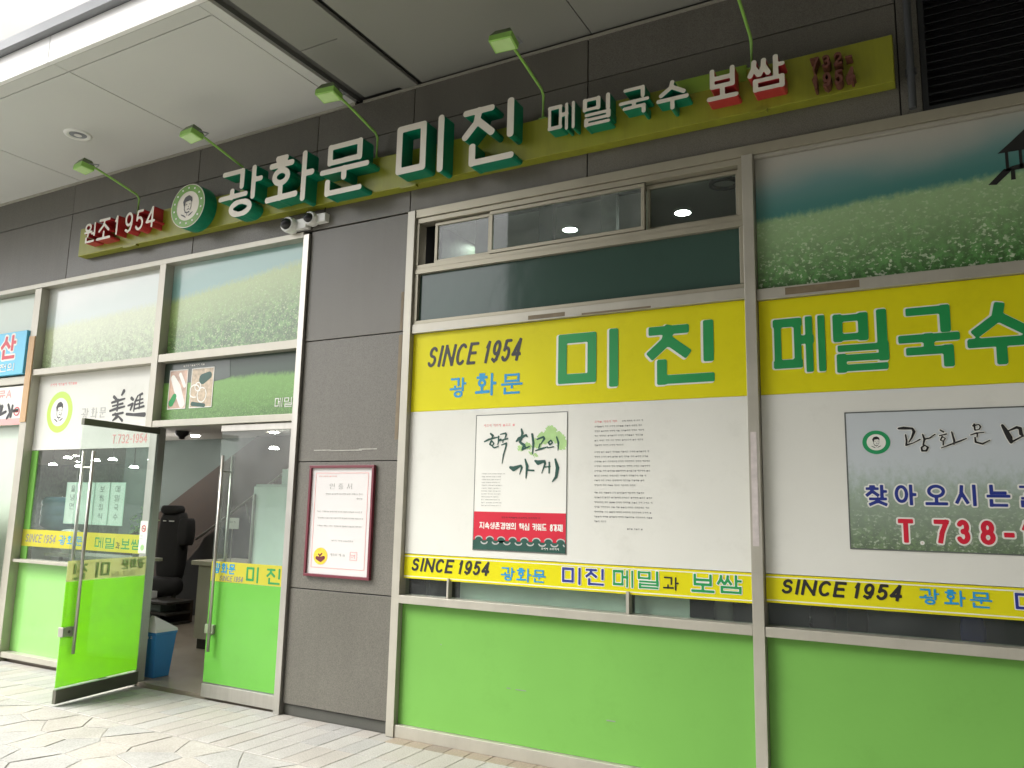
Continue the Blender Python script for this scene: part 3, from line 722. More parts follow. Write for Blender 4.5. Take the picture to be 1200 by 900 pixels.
# ================================================================ SIGNBOARD WITH CHANNEL LETTERS
sg = empty('signboard', (0, 0, 0), 'long yellow-green signboard with raised cream Korean letters under the ceiling', 'signboard')
MB().box(-7.96, -.17, -.12, -.022, 4.14, 4.44).build('board', 'sign_board', sg, bevel=.004)
MB().box(-1.50, -1.02, -.124, -.022, 4.36, 4.47).build('board_patch', 'sign_board2', sg)
for a_, b_ in ((-7.2, -7.0), (-3.75, -3.6), (-1.0, -.9)): MB().box(a_, b_, -.135, -.1, 4.120, 4.138).build('bracket', 'sign_board', sg)
YF = -.26
SL = [('원', -7.44, -7.253, 4.114, 4.318, 'r'), ('조', -7.237, -7.021, 4.117, 4.331, 'r'), ('1', -6.985, -6.89, 4.134, 4.331, 'r'), ('9', -6.82, -6.691, 4.127, 4.331, 'r'),
      ('5', -6.662, -6.537, 4.128, 4.331, 'r'), ('4', -6.506, -6.376, 4.130, 4.338, 'r'),
      ('광', -5.538, -5.018, 4.049, 4.487, 'g'), ('화', -4.966, -4.44, 4.060, 4.498, 'g'), ('문', -4.369, -3.857, 4.048, 4.487, 'g'), ('미', -3.598, -3.15, 4.05, 4.50, 'g'), ('진', -3.004, -2.559, 4.035, 4.495, 'g'),
      ('메', -2.307, -2.101, 4.150, 4.353, 'g'), ('밀', -2.045, -1.842, 4.137, 4.349, 'g'), ('국', -1.788, -1.578, 4.150, 4.343, 'g'), ('수', -1.532, -1.321, 4.126, 4.325, 'g'),
      ('보', -1.207, -1.014, 4.119, 4.329, 'r'), ('쌈', -.957, -.739, 4.112, 4.330, 'r')]
for ch, x0, x1, z0, z1, c in SL:
    big = z1-z0 > .3
    q_ = (4.74 if big else 4.77)/4.6; x0, x1, z0, z1 = x0*q_, x1*q_, 1.6+(z0-1.6)*q_, 1.6+(z1-1.6)*q_; h = z1-z0
    th = (.118 if big else (.12 if ch in '원조1954' else .14)); yf = YF if big else YF+.03
    m = MB(); w = x1-x0
    f = glyph_sdf(ch, w, h, th*h, .9)
    fr, sd_ = ('face', 'side_green' if c == 'g' else 'side_red')
    shape(m, f, w, h, x0, z0, yf, -.12-yf, h/(46 if big else 34), 0, 0, 0, 1)
    m.build('letter', [fr, sd_], sg)
for s, z0, z1, xx in (('732-', 4.285, 4.365, -.37), ('1954', 4.158, 4.250, -.355)):
    x = -.625
    for ch in s:
        w = .052 if ch != '-' else .04
        m = MB(); glyph(m, ch, x, x+w, z0, z1, -.20, .17, .08, step=.004); m.build('numeral', 'maroon', sg); x += .066
# round emblem, a thick disc
m = MB(); disc(m, -6.116, 4.336, .228, .213, YF, -.12-YF, 56, 0, 1); em = m.build('emblem', ['face', 'side_green'], sg)
m = MB(); n = 56
for k in range(n):
    a, b = 2*PI*k/n, 2*PI*(k+1)/n
    P = lambda r, t: (-6.116+r*1.07*math.cos(t), YF-.002, 4.336+r*math.sin(t))
    m.poly([P(.142, a), P(.205, a), P(.205, b), P(.142, b)])
m.build('emblem_ring', 'logo_green', em)
m = MB(); portrait(m, -6.116, 4.331, .14, YF-.003, 1.07); m.build('emblem_face', 'ink_black', em)
m = MB()
for k in range(14):
    a = 2*PI*(k+.5)/14; cx_, cz_ = -6.116+.173*1.07*math.cos(a), 4.336+.173*math.sin(a)
    m.box(cx_-.009, cx_+.009, YF-.0035, YF-.002, cz_-.004, cz_+.012)
m.build('emblem_lettering', 'ink_white', em)['kind'] = 'stuff'

# ================================================================ SPOTLIGHTS ON ARMS
def spot(x, yaw, pitch_, label):
    r = empty('sign_spotlight', (x, -.10, 4.44), label, 'spotlight', 'green spotlights on bent arms above the signboard')
    MB().tube([(0, 0, 0), (0, 0, .19), (0, -.03, .225), (0, -.30, .285), (0, -.50, .325), (0, -.545, .322)], .0105, 10).build('arm', 'lamp_green', r, smooth=True)
    MB().box(-.03, .03, -.012, .012, -.03, .012).build('arm_bracket', 'lamp_green', r)
    h = bpy.data.objects.new('lamp_head', None)
    # head: tapered housing, front glass tilted at the sign, hinged stirrup
    m = MB()
    A, B = [(-.085, -.062), (.085, -.062), (.085, .062), (-.085, .062)], [(-.055, -.04), (.055, -.04), (.055, .04), (-.055, .04)]
    T = Matrix.Translation((0, -.60, .300)) @ Matrix.Rotation(math.radians(yaw), 4, 'Z') @ Matrix.Rotation(math.radians(pitch_), 4, 'X')
    def tv(p): return tuple(T @ Vector(p))
    vs = [(x_, .045, z_) for x_, z_ in A]+[(x_, .0, z_) for x_, z_ in A]+[(x_, -.055, z_) for x_, z_ in B]
    m.v = [tv(p) for p in vs]
    m.f = [(0, 1, 2, 3), (11, 10, 9, 8)]+[(a+4, (a+1) % 4+4, (a+1) % 4, a) for a in range(4)]+[(a+8, (a+1) % 4+8, (a+1) % 4+4, a+4) for a in range(4)]
    m.mi = [0, 1]+[0]*4+[1]*4
    hd = m.build('lamp_head', ['lamp_green', 'lamp_hood'], r, bevel=.004)
    m = MB(); m.v = [tv(p) for p in [(-.072, .048, -.05), (.072, .048, -.05), (.072, .048, .05), (-.072, .048, .05)]]; m.f = [(3, 2, 1, 0)]; m.mi = [0]
    m.v += [tv(p) for p in [(-.072, .044, -.05), (.072, .044, -.05), (.072, .044, .05), (-.072, .044, .05)]]
    for a in range(4): m.f.append((a, (a+1) % 4, (a+1) % 4+4, a+4)); m.mi.append(0)
    m.build('front_glass', 'lamp_glass', hd)
    m = MB(); m.tube([tv((-.095, 0, 0)), tv((-.095, -.03, .085)), tv((-.03, -.04, .105)), tv((.03, -.04, .105)), tv((.095, -.03, .085)), tv((.095, 0, 0))], .006, 6)
    m.build('stirrup', 'gutter', hd)
    m = MB()
    for q in range(4):
        p0 = tv((-.045, -.058, -.03+q*.02)); m.tube([p0, tv((.045, -.058, -.03+q*.02))], .004, 6)
    m.build('cooling_fins', 'gutter', hd)
    return r
SLB = ['leftmost green spotlight, above the small red 1954 letters', 'green spotlight above the round portrait emblem and first big letter', 'green spotlight beside the ceiling gap above the third big letter',
       'green spotlight with brightest front, between the big letters and the small ones', 'rightmost green spotlight arm, above the red-sided letters, its head cut off by the photo']
for (x, yw, pt), lb in zip(((-7.069, -8, -97), (-5.573, -5, -100), (-4.037, 6, -98), (-2.497, 5, -102), (-.991, 4, -98)), SLB):
    spot(x, yw, pt, lb)

# ================================================================ CCTV CAMERAS
def cctv(x, z, label, s=1.0):
    r = empty('security_camera', (x, -.02, z), label, 'camera', 'white dome security cameras below the signboard')
    MB().box(-.005*s, .14*s, -.07*s, 0, -.045*s, .045*s).build('mount', 'plastic_white', r, bevel=.006)
    m = MB(); n_ = 20
    def rg(rr, d): return [(-.04*s+rr*math.cos(2*PI*k/n_), -.085*s-d, .0+rr*math.sin(2*PI*k/n_)*.9) for k in range(n_)]
    lathe(m, [rg(.075*s, -.06*s), rg(.078*s, 0), rg(.07*s, .03*s)]); m.poly(rg(.07*s, .03*s)); m.build('housing', 'plastic_white', r, smooth=True)
    m = MB(); rr = [rg(.055*s*math.cos(t), .03*s+.05*s*math.sin(t)) for t in (0, .4, .8, 1.2, 1.5)]; lathe(m, rr); m.build('dome', 'black', r, smooth=True)
    m = MB(); m.tube([(.1*s, -.03, .04*s), (.1*s, -.02, .14*s)], .006, 6); m.build('cable', 'black', r)
    return r
cctv(-4.93, 4.02, 'left and larger of two white dome cameras, under the signboard', 1.0)
cctv(-4.70, 4.045, 'right and smaller of two white dome cameras, at the joint above the pillar', .85)

# ================================================================ BIG WINDOW BAYS
def text_since(mb, x0, x1, z0, z1, y, th=.155):
    s = x0+(x1-x0)*.56
    text(mb, 'SINCE', x0, s, z0, z1, y, th, shear=.22, gap=.11, step=(z1-z0)/22)
    text(mb, '1954', s+(x1-x0)*.03, x1, z0, z1, y, th, shear=.22, gap=.11, step=(z1-z0)/22)
fr = root0('window_frame', 'tall stone-grey metal frame of the two wide window bays right of the pillar', 'window')
def bar(name, m, par, x0, x1, y0, y1, z0, z1, bv=.002): return MB().box(x0, x1, y0, y1, z0, z1).build(name, m, par, bevel=bv)
bar('stile', 'alu', fr, -3.722, -3.652, -.055, .07, GZ, 3.95)
bar('stile', 'alu', fr, -1.080, -1.012, -.065, .07, GZ, 3.885)
bar('head', 'sash', fr, -3.650, 2.5, -.045, .07, 3.888, 3.955)
bar('head', 'sash', fr, -3.650, -1.082, -.03, .07, 3.845, 3.886)
bar('transom', 'alu', fr, -3.650, -1.082, -.040, .07, 2.945, 3.015)
bar('transom', 'sash', fr, -3.650, -1.082, -.030, .07, 3.017, 3.045)
bar('transom', 'sash', fr, -3.650, -1.082, -.034, .07, 3.425, 3.465)
bar('transom', 'sash', fr, -3.650, -1.082, -.026, .07, 3.467, 3.50)
bar('transom', 'alu', fr, -1.010, 2.5, -.040, .07, 2.925, 2.995)
bar('head', 'alu', fr, -1.010, 2.5, -.030, .07, 3.865, 3.886)
bar('sill', 'alu', fr, -3.650, -1.082, -.060, .07, .903, .960)
bar('sill', 'alu', fr, -1.010, 2.5, -.060, .07, .903, .960)
bar('bottom_rail', 'alu', fr, -3.650, -1.082, -.045, .07, GZ, .045)
bar('bottom_rail', 'alu', fr, -1.010, 2.5, -.045, .07, GZ, .045)
bar('jamb', 'sash', fr, -1.112, -1.082, -.03, .07, 3.047, 3.424); bar('jamb', 'sash', fr, -1.112, -1.082, -.03, .07, 3.50, 3.843)
bar('jamb', 'sash', fr, -3.650, -3.615, -.03, .07, 3.047, 3.424); bar('jamb', 'sash', fr, -3.650, -3.622, -.03, .07, 3.50, 3.843)
MB().box(-3.25, -3.235, -.03, .02, .962, 1.10).box(-1.88, -1.86, -.03, .03, .962, 1.1).build('mullion', 'alu', fr)
# glazing strip above the sill, seen between banner and sill
MB().box(-3.650, -1.082, .02, .026, .96, 2.945).build('glass_pane', 'glass', fr)
MB().box(-1.010, 2.5, .02, .026, .96, 2.925).build('glass_pane', 'glass', fr)
for x0, x1, z0, z1, y_, mm in ((-2.62, -2.33, 2.955, 2.985, -.042, 'tape'), (-.84, -.42, 2.94, 2.985, -.042, 'tape'), (-1.066, -1.03, 1.42, 2.10, -.067, 'foil'), (-2.2, -1.7, 2.949, 2.962, -.042, 'tape')):
    MB().box(x0, x1, y_, y_+.003, z0, z1).build('tape_residue', mm, fr)
# green backed lower panels
for a, b, nm in ((-3.650, -1.082, 'left'), (-1.010, 2.5, 'right')):
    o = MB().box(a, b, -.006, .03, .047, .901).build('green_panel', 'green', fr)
scr = MB().box(-2.75, -2.72, -.0085, -.006, .40, .404).box(-2.68, -2.60, -.0085, -.006, .398, .402).box(-3.30, -3.293, -.0085, -.006, .63, .637).box(-2.02, -1.96, -.0085, -.006, .29, .296).build('scuff_marks', 'ink_grey', fr)
scr['kind'] = 'stuff'
# dark green glazed band
bk = MB().box(-3.614, -1.113, .0, .05, 3.047, 3.424).build('opaque_pane', 'frost', fr)
# sliding sashes in the top light
def sash(x0, x1, y, label):
    r = root0('sliding_window', label, 'window', None)
    t = .026; z0, z1 = 3.505, 3.838
    for n_, a in (('rail', (x0, x1, y, y+.03, z0, z0+t)), ('rail', (x0, x1, y, y+.03, z1-t, z1)), ('stile', (x0, x0+t, y+.001, y+.029, z0+t, z1-t)), ('stile', (x1-t, x1, y+.001, y+.029, z0+t, z1-t))):
        MB().box(*a).build(n_, 'sash', r, bevel=.002)
    MB().box(x0+t, x1-t, y+.012, y+.017, z0+t, z1-t).build('pane', 'misty' if y <= 0 else 'glass', r)
sash(-3.49, -2.975, .0, 'narrow sliding window, leftmost in the row under the signboard')
sash(-2.975, -1.745, -.028, 'wide sliding window with steamy glass in the middle of the top row')
sash(-1.752, -1.116, .03, 'square sliding window with a lit lamp behind it, right end of the top row')

# --- banners, left bay
YB = -.010
def banner(name, m, label, cat, *a, **k):
    o = MB().box(*a).build(name, m); return tag(o, label, cat)
b1 = banner('banner', 'yellow', 'yellow banner reading SINCE 1954 and two huge green letters, left wide window', 'banner', -3.648, -1.084, YB, 0.018, 2.332, 2.943)
m = MB(); text_since(m, -3.520, -2.665, 2.668, 2.835, YB-.002, .135); m.build('black_lettering', 'ink_black', b1)
LT = [('광', -3.294, -3.149, 2.424, 2.574), ('화', -3.068, -2.892, 2.425, 2.591), ('문', -2.849, -2.669, 2.427, 2.577)]
m = MB()
for c, a, b, z0, z1 in LT: glyph(m, c, a, b, z0, z1, YB-.002, .125, .0015, rc=.2)
m.build('blue_lettering', 'ink_blue', b1)
m = MB(); mw = MB()
for c, a, b, z0, z1 in (('미', -2.39, -1.924, 2.437, 2.839), ('진', -1.731, -1.277, 2.43, 2.837)):
    glyph(m, c, a, b, z0, z1, YB-.003, .165, .001, rc=.3, step=.009); glyph(mw, c, a-.010, b-.010, z0-.004, z1-.004, YB-.0015, .165, .001, level=.006, rc=.3, step=.008)
m.build('green_lettering', 'ink_green', b1); mw.build('white_edging', 'ink_white', b1)
b2 = banner('poster', 'white', 'large plain white panel with a book cover and small print, left wide window', 'poster', -3.648, -1.084, YB+.001, 0.018, 1.262, 2.330)
# small print block
m = MB()
zz = 2.205; lines = [(5, .175), (5, .175), (5, .19), (5, .185), (5, .182), (3, .11)]
def block(z, widths, x0=-2.112, ch=.0125, pitch_=.0315):
    for w in widths:
        tiny_text(m, x0, x0+w, z, ch, YB-.0005, (2, 3, 3, 4, 5), cw=.0125); z -= pitch_
    return z
z = 2.196
tiny_text(m, -1.915, -1.765, z, .0125, YB-.0005, (1, 2, 3), cw=.0125); z -= .0325
z = block(z, (.345, .36, .355, .35, .215)); z -= .015
z = block(z, (.395, .385, .405, .41, .40, .375, .37, .29)); z -= .018
z = block(z, (.37, .405, .415, .40, .40, .41, .095)); z -= .012
tiny_text(m, -1.88, -1.76, z, .0125, YB-.0005, (3, 4), cw=.0125)
m.build('small_print', 'ink_grey', b2)
m = MB(); tiny_text(m, -2.112, -1.935, 2.194, .017, YB-.0005, (3, 3), cw=.017); m.build('red_heading', 'ink_pink', b2)
# book cover
bk = MB().box(-3.052, -2.312, YB-.0015, YB, 1.312, 2.283).build('book_cover_print', 'ink_white'); tag(bk, 'book cover print with brush lettering and a red band, on the white window panel', 'poster')
m = MB(); frame_rect(m, -3.052, -2.312, 1.312, 2.283, .0045, YB-.003); m.build('border', 'line', bk)
m = MB().box(-3.046, -2.317, YB-.003, YB-.0016, 1.318, 1.585); m.build('red_band', 'ink_red', bk)
# roof-tile motif
pts = [(-3.046, 1.318)] + [(-2.317, 1.318)]
m = MB().box(-3.046, -2.317, YB-.0042, YB-.003, 1.318, 1.385); 
for k in range(8): disc(m, -3.0+k*.0925, 1.392, .032, .022, YB-.0040-.0001*k, .001, 18)
m.build('roof_motif', 'ink_dgreen', bk)
sts = []
for k in range(8):
    x = -3.0+k*.0925
    st = [(x+.030*math.cos(t)+5, 1.392+.020*math.sin(t)+5, .004) for t in np.linspace(.2, PI-.2, 7)]
    if st: sts.append([p for p in st if -2.322 > p[0]-5 > -3.042][0:])
    sts.append([p for p in [(x+.046+.026*math.cos(t)+5, 1.376+.016*math.sin(t)+5, .0045) for t in np.linspace(PI+.2, 2*PI-.2, 6)] if -2.322 > p[0]-5 > -3.042])
sts = [s_ for s_ in sts if len(s_) > 1]
f = brush_sdf(sts); faces, edges = march(f, 5-3.05, 5-2.31, 5+1.34, 5+1.43, .0035)
m = MB()
for pl in faces: m.poly([(a-5, YB-.0056, b-5) for a, b in pl])
m.build('roof_motif_lines', 'ink_pale', bk)
m = MB(); tiny_text(m, -2.50, -2.36, 1.335, .016, YB-.0055, (3, 4), cw=.017)
text(m, '지속생존경영의', -2.997, -2.700, 1.464, 1.512, YB-.0042, .15, gap=.06, step=.0022)
text(m, '핵심', -2.676, -2.594, 1.463, 1.511, YB-.0042, .15, gap=.06, step=.0022)
text(m, '키워드', -2.570, -2.462, 1.463, 1.511, YB-.0042, .15, gap=.06, step=.0022)
text(m, '8가지!', -2.436, -2.340, 1.462, 1.510, YB-.0042, .17, gap=.06, step=.0022)
m.build('white_lettering', 'ink_white', bk)
m = MB(); tiny_text(m, -2.82, -2.50, 1.54, .014, YB-.0042, (3, 4), cw=.016); m.build('dark_line', 'darkred', bk)
m = MB(); tiny_text(m, -2.985, -2.72, 2.192, .022, YB-.003, (4, 4, 3), cw=.021); m.build('pink_line', 'ink_pink', bk)
m = MB()
for k in range(12): tiny_text(m, -2.992, -2.992+random.uniform(.14, .2), 1.85-k*.0205, .008, YB-.003, (3, 4, 5), cw=.009)
m.build('pale_print', 'ink_pale', bk)
# tree wash
rg2 = random.Random(2)
m = MB(); blobs = [[(600+rg2.uniform(-5, 5), 0, 0)]]
bl = []
for x, z_, r_ in [(-2.44, 2.125, .055), (-2.50, 2.10, .045), (-2.38, 2.10, .045), (-2.345, 2.07, .03), (-2.55, 2.065, .035), (-2.62, 2.05, .025), (-2.68, 2.035, .02), (-2.44, 2.15, .04), (-2.36, 2.045, .028), (-2.6, 2.00, .012), (-2.56, 1.985, .012)]:
    bl.append([(x+5, z_+5, r_), (x+5+.015, z_+5-.006, r_*.8)])
base_f = brush_sdf(bl)
def tree_f(X, Y): return base_f(X, Y)+.006*np.sin(X*190)*np.cos(Y*230)+.004*np.sin(X*410+Y*300)
faces, edges = march(tree_f, 5-2.75, 5-2.318, 5+1.93, 5+2.24, .004)
for pl in faces: m.poly([(a-5, YB-.0026, b-5) for a, b in pl])
m.build('tree_wash', 'ink_sage', bk)
# brush title in zoomed drawing units: origin (540,470)*4.736, affine to cover
def T(X, Z): return X, Z
K = .97/768   # 1 drawing unit in metres (cover is ~510 x 768 units)
px = (90, 75)
title = [
 # 한
 [(175, 178, 5), (188, 190, 7), (184, 200, 4)], [(140, 224, 4), (165, 212, 6), (215, 200, 3)], [(180, 222, 6), (172, 240, 5), (186, 250, 4), (196, 236, 4), (184, 222, 4)], [(222, 196, 5), (221, 232, 4), (216, 244, 2)], [(222, 218, 3), (236, 212, 4)], [(190, 256, 4), (200, 262, 4), (222, 252, 3)],
 # 국
 [(232, 184, 3), (262, 178, 5), (266, 186, 5), (258, 212, 3)], [(226, 222, 3), (275, 210, 4)], [(250, 214, 4), (247, 232, 3)], [(240, 246, 3), (268, 236, 5), (266, 256, 5), (252, 305, 4), (246, 352, 2)],
 # 최
 [(352, 158, 5), (358, 182, 8), (352, 196, 4)], [(325, 226, 5), (338, 212, 9), (378, 192, 6), (385, 202, 4)], [(352, 212, 8), (344, 232, 6), (368, 250, 9), (376, 262, 5)], [(362, 262, 6), (358, 276, 5), (398, 258, 4)], [(412, 188, 6), (420, 240, 7), (416, 300, 3)],
 # 고
 [(440, 218, 4), (474, 206, 6), (480, 216, 6), (462, 244, 3)], [(456, 246, 4), (450, 268, 4)], [(432, 282, 3), (466, 272, 6), (498, 262, 3)],
 # 의
 [(514, 226, 4), (502, 238, 5), (510, 250, 5), (524, 240, 4), (516, 226, 4)], [(500, 268, 3), (532, 262, 3)], [(546, 208, 4), (556, 240, 6), (554, 284, 2)],
 # 가
 [(294, 376, 8), (312, 384, 14), (352, 366, 6), (358, 376, 6), (346, 416, 2)], [(376, 330, 4), (388, 370, 9), (382, 436, 3)], [(388, 392, 4), (425, 394, 5)],
 # 게
 [(432, 340, 6), (448, 350, 13), (482, 342, 7), (486, 356, 6), (468, 410, 2)], [(478, 376, 3), (512, 372, 4)], [(508, 350, 5), (508, 408, 4)], [(540, 332, 5), (553, 380, 11), (546, 430, 8), (526, 456, 3)]]
m = MB(); brush(m, title, (90, 75), -3.046, 2.272, .00143, .00124, YB-.0045, rk=.95); m.build('brush_title', 'ink_dgreen', bk)

# strip banners
def strip(x0, x1, z0, z1, label):
    o = MB().box(x0, x1, YB, .018, z0, z1).build('strip_banner', 'yellow'); tag(o, label, 'banner')
    m = MB().box(x0, x1, YB-.001, YB, z1-.018, z1-.012).box(x0, x1, YB-.001, YB, z0+.012, z0+.018); m.build('white_line', 'ink_white', o)
    return o
s1 = strip(-3.648, -1.084, 1.082, 1.258, 'narrow yellow strip banner along the bottom of the left wide window')
m = MB(); text_since(m, -3.59, -2.894, 1.136, 1.235, YB-.002, .18); m.build('black_lettering', 'ink_black', s1)
LB = [('광', -2.814, -2.704, 1.115, 1.205), ('화', -2.69, -2.577, 1.112, 1.204), ('문', -2.566, -2.462, 1.115, 1.201)]
def letters(par, lst, matn, th=.13, edge=None, nm='lettering', rc=.25, y=None, lv=.005):
    y = y if y is not None else YB-.003
    m = MB(); me_ = MB()
    for c, a, b, z0, z1 in lst:
        glyph(m, c, a, b, z0, z1, y, th, .001, rc=rc)
        if edge: glyph(me_, c, a, b, z0, z1, y+.0012, th, .001, level=lv, rc=rc)
    m.build(nm, matn, par)
    if edge: me_.build('white_edging', 'ink_white', par)
letters(s1, LB, 'ink_blue')
letters(s1, [('미', -2.341, -2.2, 1.12, 1.231), ('진', -2.17, -2.036, 1.123, 1.232)], 'ink_navy', .15, True)
letters(s1, [('메', -1.976, -1.836, 1.122, 1.234), ('밀', -1.807, -1.665, 1.124, 1.236), ('보', -1.459, -1.315, 1.126, 1.236), ('쌈', -1.299, -1.149, 1.130, 1.240)], 'ink_green', .14, True)
letters(s1, [('과', -1.639, -1.539, 1.126, 1.207)], 'ink_black', .12)

# --- right bay
pr = MB().box(-1.008, 2.5, -.002, .018, 2.997, 3.863).build('field_print', 'print_right'); tag(pr, 'printed picture of a white flower field under misty hills, top right window', 'print')
m = MB()   # pavilion on stilts at the edge of the print
PX, PZ = .405, 3.50
def q(*pts): m.prism([(PX+x, PZ+z_) for x, z_ in pts], -.0045, -.0022)
q((-.085, .135), (.20, .135), (.145, .235), (.06, .262), (-.02, .19)); 
q((-.05, .03), (-.035, .03), (-.035, .136), (-.05, .136)); q((.015, .03), (.03, .03), (.03, .136), (.015, .136)); q((.11, .03), (.125, .03), (.125, .136), (.11, .136))
q((-.07, .025), (.2, .025), (.2, .075), (-.02, .05)); q((-.14, -.04), (-.10, -.045), (-.02, .03), (-.06, .04)); q((-.03, -.03), (-.008, -.03), (-.01, .03), (-.028, .03)); q((.10, -.03), (.12, -.03), (.12, .03), (.10, .03))
m.build('pavilion_silhouette', 'ink_black', pr)
b3 = banner('banner', 'yellow', 'yellow banner with four big green letters, right wide window', 'banner', -1.008, 2.5, YB, 0.018, 2.332, 2.923)
RT = [('메', -.925, -.618, 2.451, 2.805), ('밀', -.58, -.277, 2.44, 2.803), ('국', -.236, .081, 2.440, 2.795), ('수', .11, .43, 2.435, 2.78)]
m = MB(); mw = MB()
for c, a, b, z0, z1 in RT:
    glyph(m, c, a, b, z0, z1, YB-.003, .15, .001, rc=.35, step=.009); glyph(mw, c, a-.006, b-.006, z0-.002, z1+.002, YB-.0015, .15, .001, level=.005, rc=.35, step=.008)
m.build('green_lettering', 'ink_green', b3); mw.build('white_edging', 'ink_white', b3)
b4 = banner('poster', 'white', 'large plain white panel holding the meadow picture, right wide window', 'poster', -1.008, 2.5, YB+.001, 0.018, 1.262, 2.330)
mp = MB().box(-.535, 1.6, YB-.0015, YB, 1.425, 2.203).build('meadow_print', 'print_map'); tag(mp, 'framed meadow picture with blue letters and a red telephone number, right wide window', 'poster')
m = MB(); frame_rect(m, -.537, 1.6, 1.423, 2.205, .007, YB-.003); m.build('border', 'line', mp)
letters(mp, [('찾', -.442, -.33, 1.668, 1.786), ('아', -.293, -.184, 1.674, 1.788), ('오', -.142, -.032, 1.676, 1.788), ('시', .003, .106, 1.674, 1.789), ('는', .149, .26, 1.672, 1.789), ('길', .298, .403, 1.672, 1.79)], 'ink_navy', .15, True, nm='blue_lettering', y=YB-.005, lv=.008)
letters(mp, [('T', -.284, -.208, 1.469, 1.599), ('.', -.178, -.158, 1.469, 1.488), ('7', -.108, -.035, 1.472, 1.599), ('3', -.002, .066, 1.472, 1.601), ('8', .107, .181, 1.472, 1.60), ('-', .216, .266, 1.470, 1.60), ('1', .292, .350, 1.472, 1.6)], 'ink_red', .19, True, nm='red_number', y=YB-.005, lv=.009)
def logo(par, cx_, cz_, r, y, ringm, k=1.0):
    m = MB(); disc(m, cx_, cz_, r*k*1.02, r*1.02, y+.001, .001, 40); o = m.build('emblem', ringm, par)
    m = MB(); disc(m, cx_, cz_, r*.70*k, r*.70, y, .001, 40); m.build('emblem_disc', 'ink_white', o)
    m = MB(); portrait(m, cx_, cz_, r*.66, y-.0008, k); m.build('emblem_face', 'ink_black', o)
logo(mp, -.374, 2.027, .066, YB-.004, 'logo_mid', 1.08)
cal = [[(345, 170, 6), (372, 168, 9), (418, 172, 6), (426, 190, 8), (412, 222, 5), (395, 246, 3)], [(380, 205, 4), (384, 240, 5), (380, 262, 5), (420, 250, 3), (455, 232, 4)], [(470, 205, 4), (478, 232, 6), (470, 262, 4)], [(478, 232, 4), (505, 226, 4), (535, 206, 3)], [(478, 264, 4), (460, 276, 5), (462, 294, 5), (484, 294, 5), (494, 276, 5), (478, 264, 4)],
       [(562, 184, 4), (578, 194, 5)], [(556, 214, 3), (592, 206, 4)], [(570, 220, 4), (560, 238, 3), (575, 244, 3), (586, 230, 3), (572, 220, 3)], [(575, 246, 4), (573, 264, 4)], [(562, 280, 3), (600, 266, 4), (640, 252, 5), (692, 232, 3)], [(620, 196, 4), (630, 240, 6), (628, 262, 3)],
       [(735, 158, 5), (737, 188, 4)], [(728, 166, 4), (758, 160, 3), (766, 172, 4), (758, 186, 3), (738, 190, 3)], [(714, 214, 3), (745, 204, 4), (780, 202, 3)], [(748, 206, 4), (745, 226, 3)], [(735, 228, 4), (736, 252, 5), (770, 262, 5), (806, 244, 3)],
       [(872, 168, 7), (888, 200, 12), (902, 232, 14), (908, 256, 8)], [(902, 196, 4), (940, 180, 7), (956, 186, 8), (958, 214, 9), (968, 226, 4)], [(912, 254, 5), (965, 226, 4)], [(1024, 174, 7), (1018, 220, 11), (1004, 266, 4)],
       [(1006, 130, 6), (1046, 126, 8), (1058, 140, 6), (1020, 186, 4)], [(1036, 160, 4), (1064, 180, 8)], [(1086, 120, 6), (1090, 180, 9), (1086, 220, 4)], [(1030, 210, 5), (1034, 250, 7), (1090, 244, 6)]]
m = MB(); brush(m, cal, (50, 72), -.535, 2.203, .00095, .00103, YB-.005, rk=1.0, step=.0028); m.build('brush_lettering', 'ink_black', mp)
m = MB(); brush(m, cal, (50, 72), -.535, 2.203, .00095, .00103, YB-.0035, rk=1.0, level=.004, step=.0035); m.build('white_edging', 'ink_white', mp)
s2 = strip(-1.008, 2.5, 1.095, 1.258, 'narrow yellow strip banner along the bottom of the right wide window')
m = MB(); text_since(m, -.930, -.270, 1.150, 1.262-.028+.004, YB-.002, .19); m.build('black_lettering', 'ink_black', s2)
letters(s2, [('광', -.199, -.103, 1.145, 1.228), ('화', -.08, .019, 1.144, 1.228), ('문', .04, .144, 1.144, 1.226)], 'ink_blue')
letters(s2, [('미', .245, .367, 1.142, 1.236), ('진', .41, .53, 1.142, 1.236)], 'ink_navy', .15, True)

# ================================================================ ENTRANCE FRAME (left)
ef = root0('entrance_frame', 'pale metal shopfront frame around the glass doors, transom prints and side window', 'frame')
YR = .055
bar('stile', 'alu', ef, -8.785, -8.665, -.05, .10, GZ, 3.90)
bar('stile', 'alu', ef, -6.715, -6.625, -.05, .10, 2.30, 3.93)
bar('stile', 'steel', ef, -6.70, -6.60, .0, .10, GZ, 2.298)
bar('stile', 'steel', ef, -4.842, -4.778, -.05, .10, GZ, 3.93)
bar('head', 'alu', ef, -16, -4.842, -.052, .10, 3.905, 3.955)
bar('transom', 'alu', ef, -8.663, -6.717, -.045, .10, 2.925, 2.99)
bar('transom', 'alu', ef, -6.623, -4.844, -.045, .10, 2.925, 3.00)
bar('transom', 'alu', ef, -6.723, -4.844, -.045, .10, 2.302, 2.362)
bar('sill', 'alu', ef, -8.663, -6.702, -.03, .10, .955, .985)
bar('bottom_rail', 'alu', ef, -8.663, -6.702, -.04, .10, .0, .055)
MB().box(-8.663, -6.717, YR, YR+.01, 3.0, 3.90).box(-6.623, -4.844, YR, YR+.01, 3.005, 3.90).build('backing_pane', 'gap', ef)
MB().box(-8.663, -6.702, YR, YR+.008, .987, 2.12).build('glass_pane', 'glass', ef)
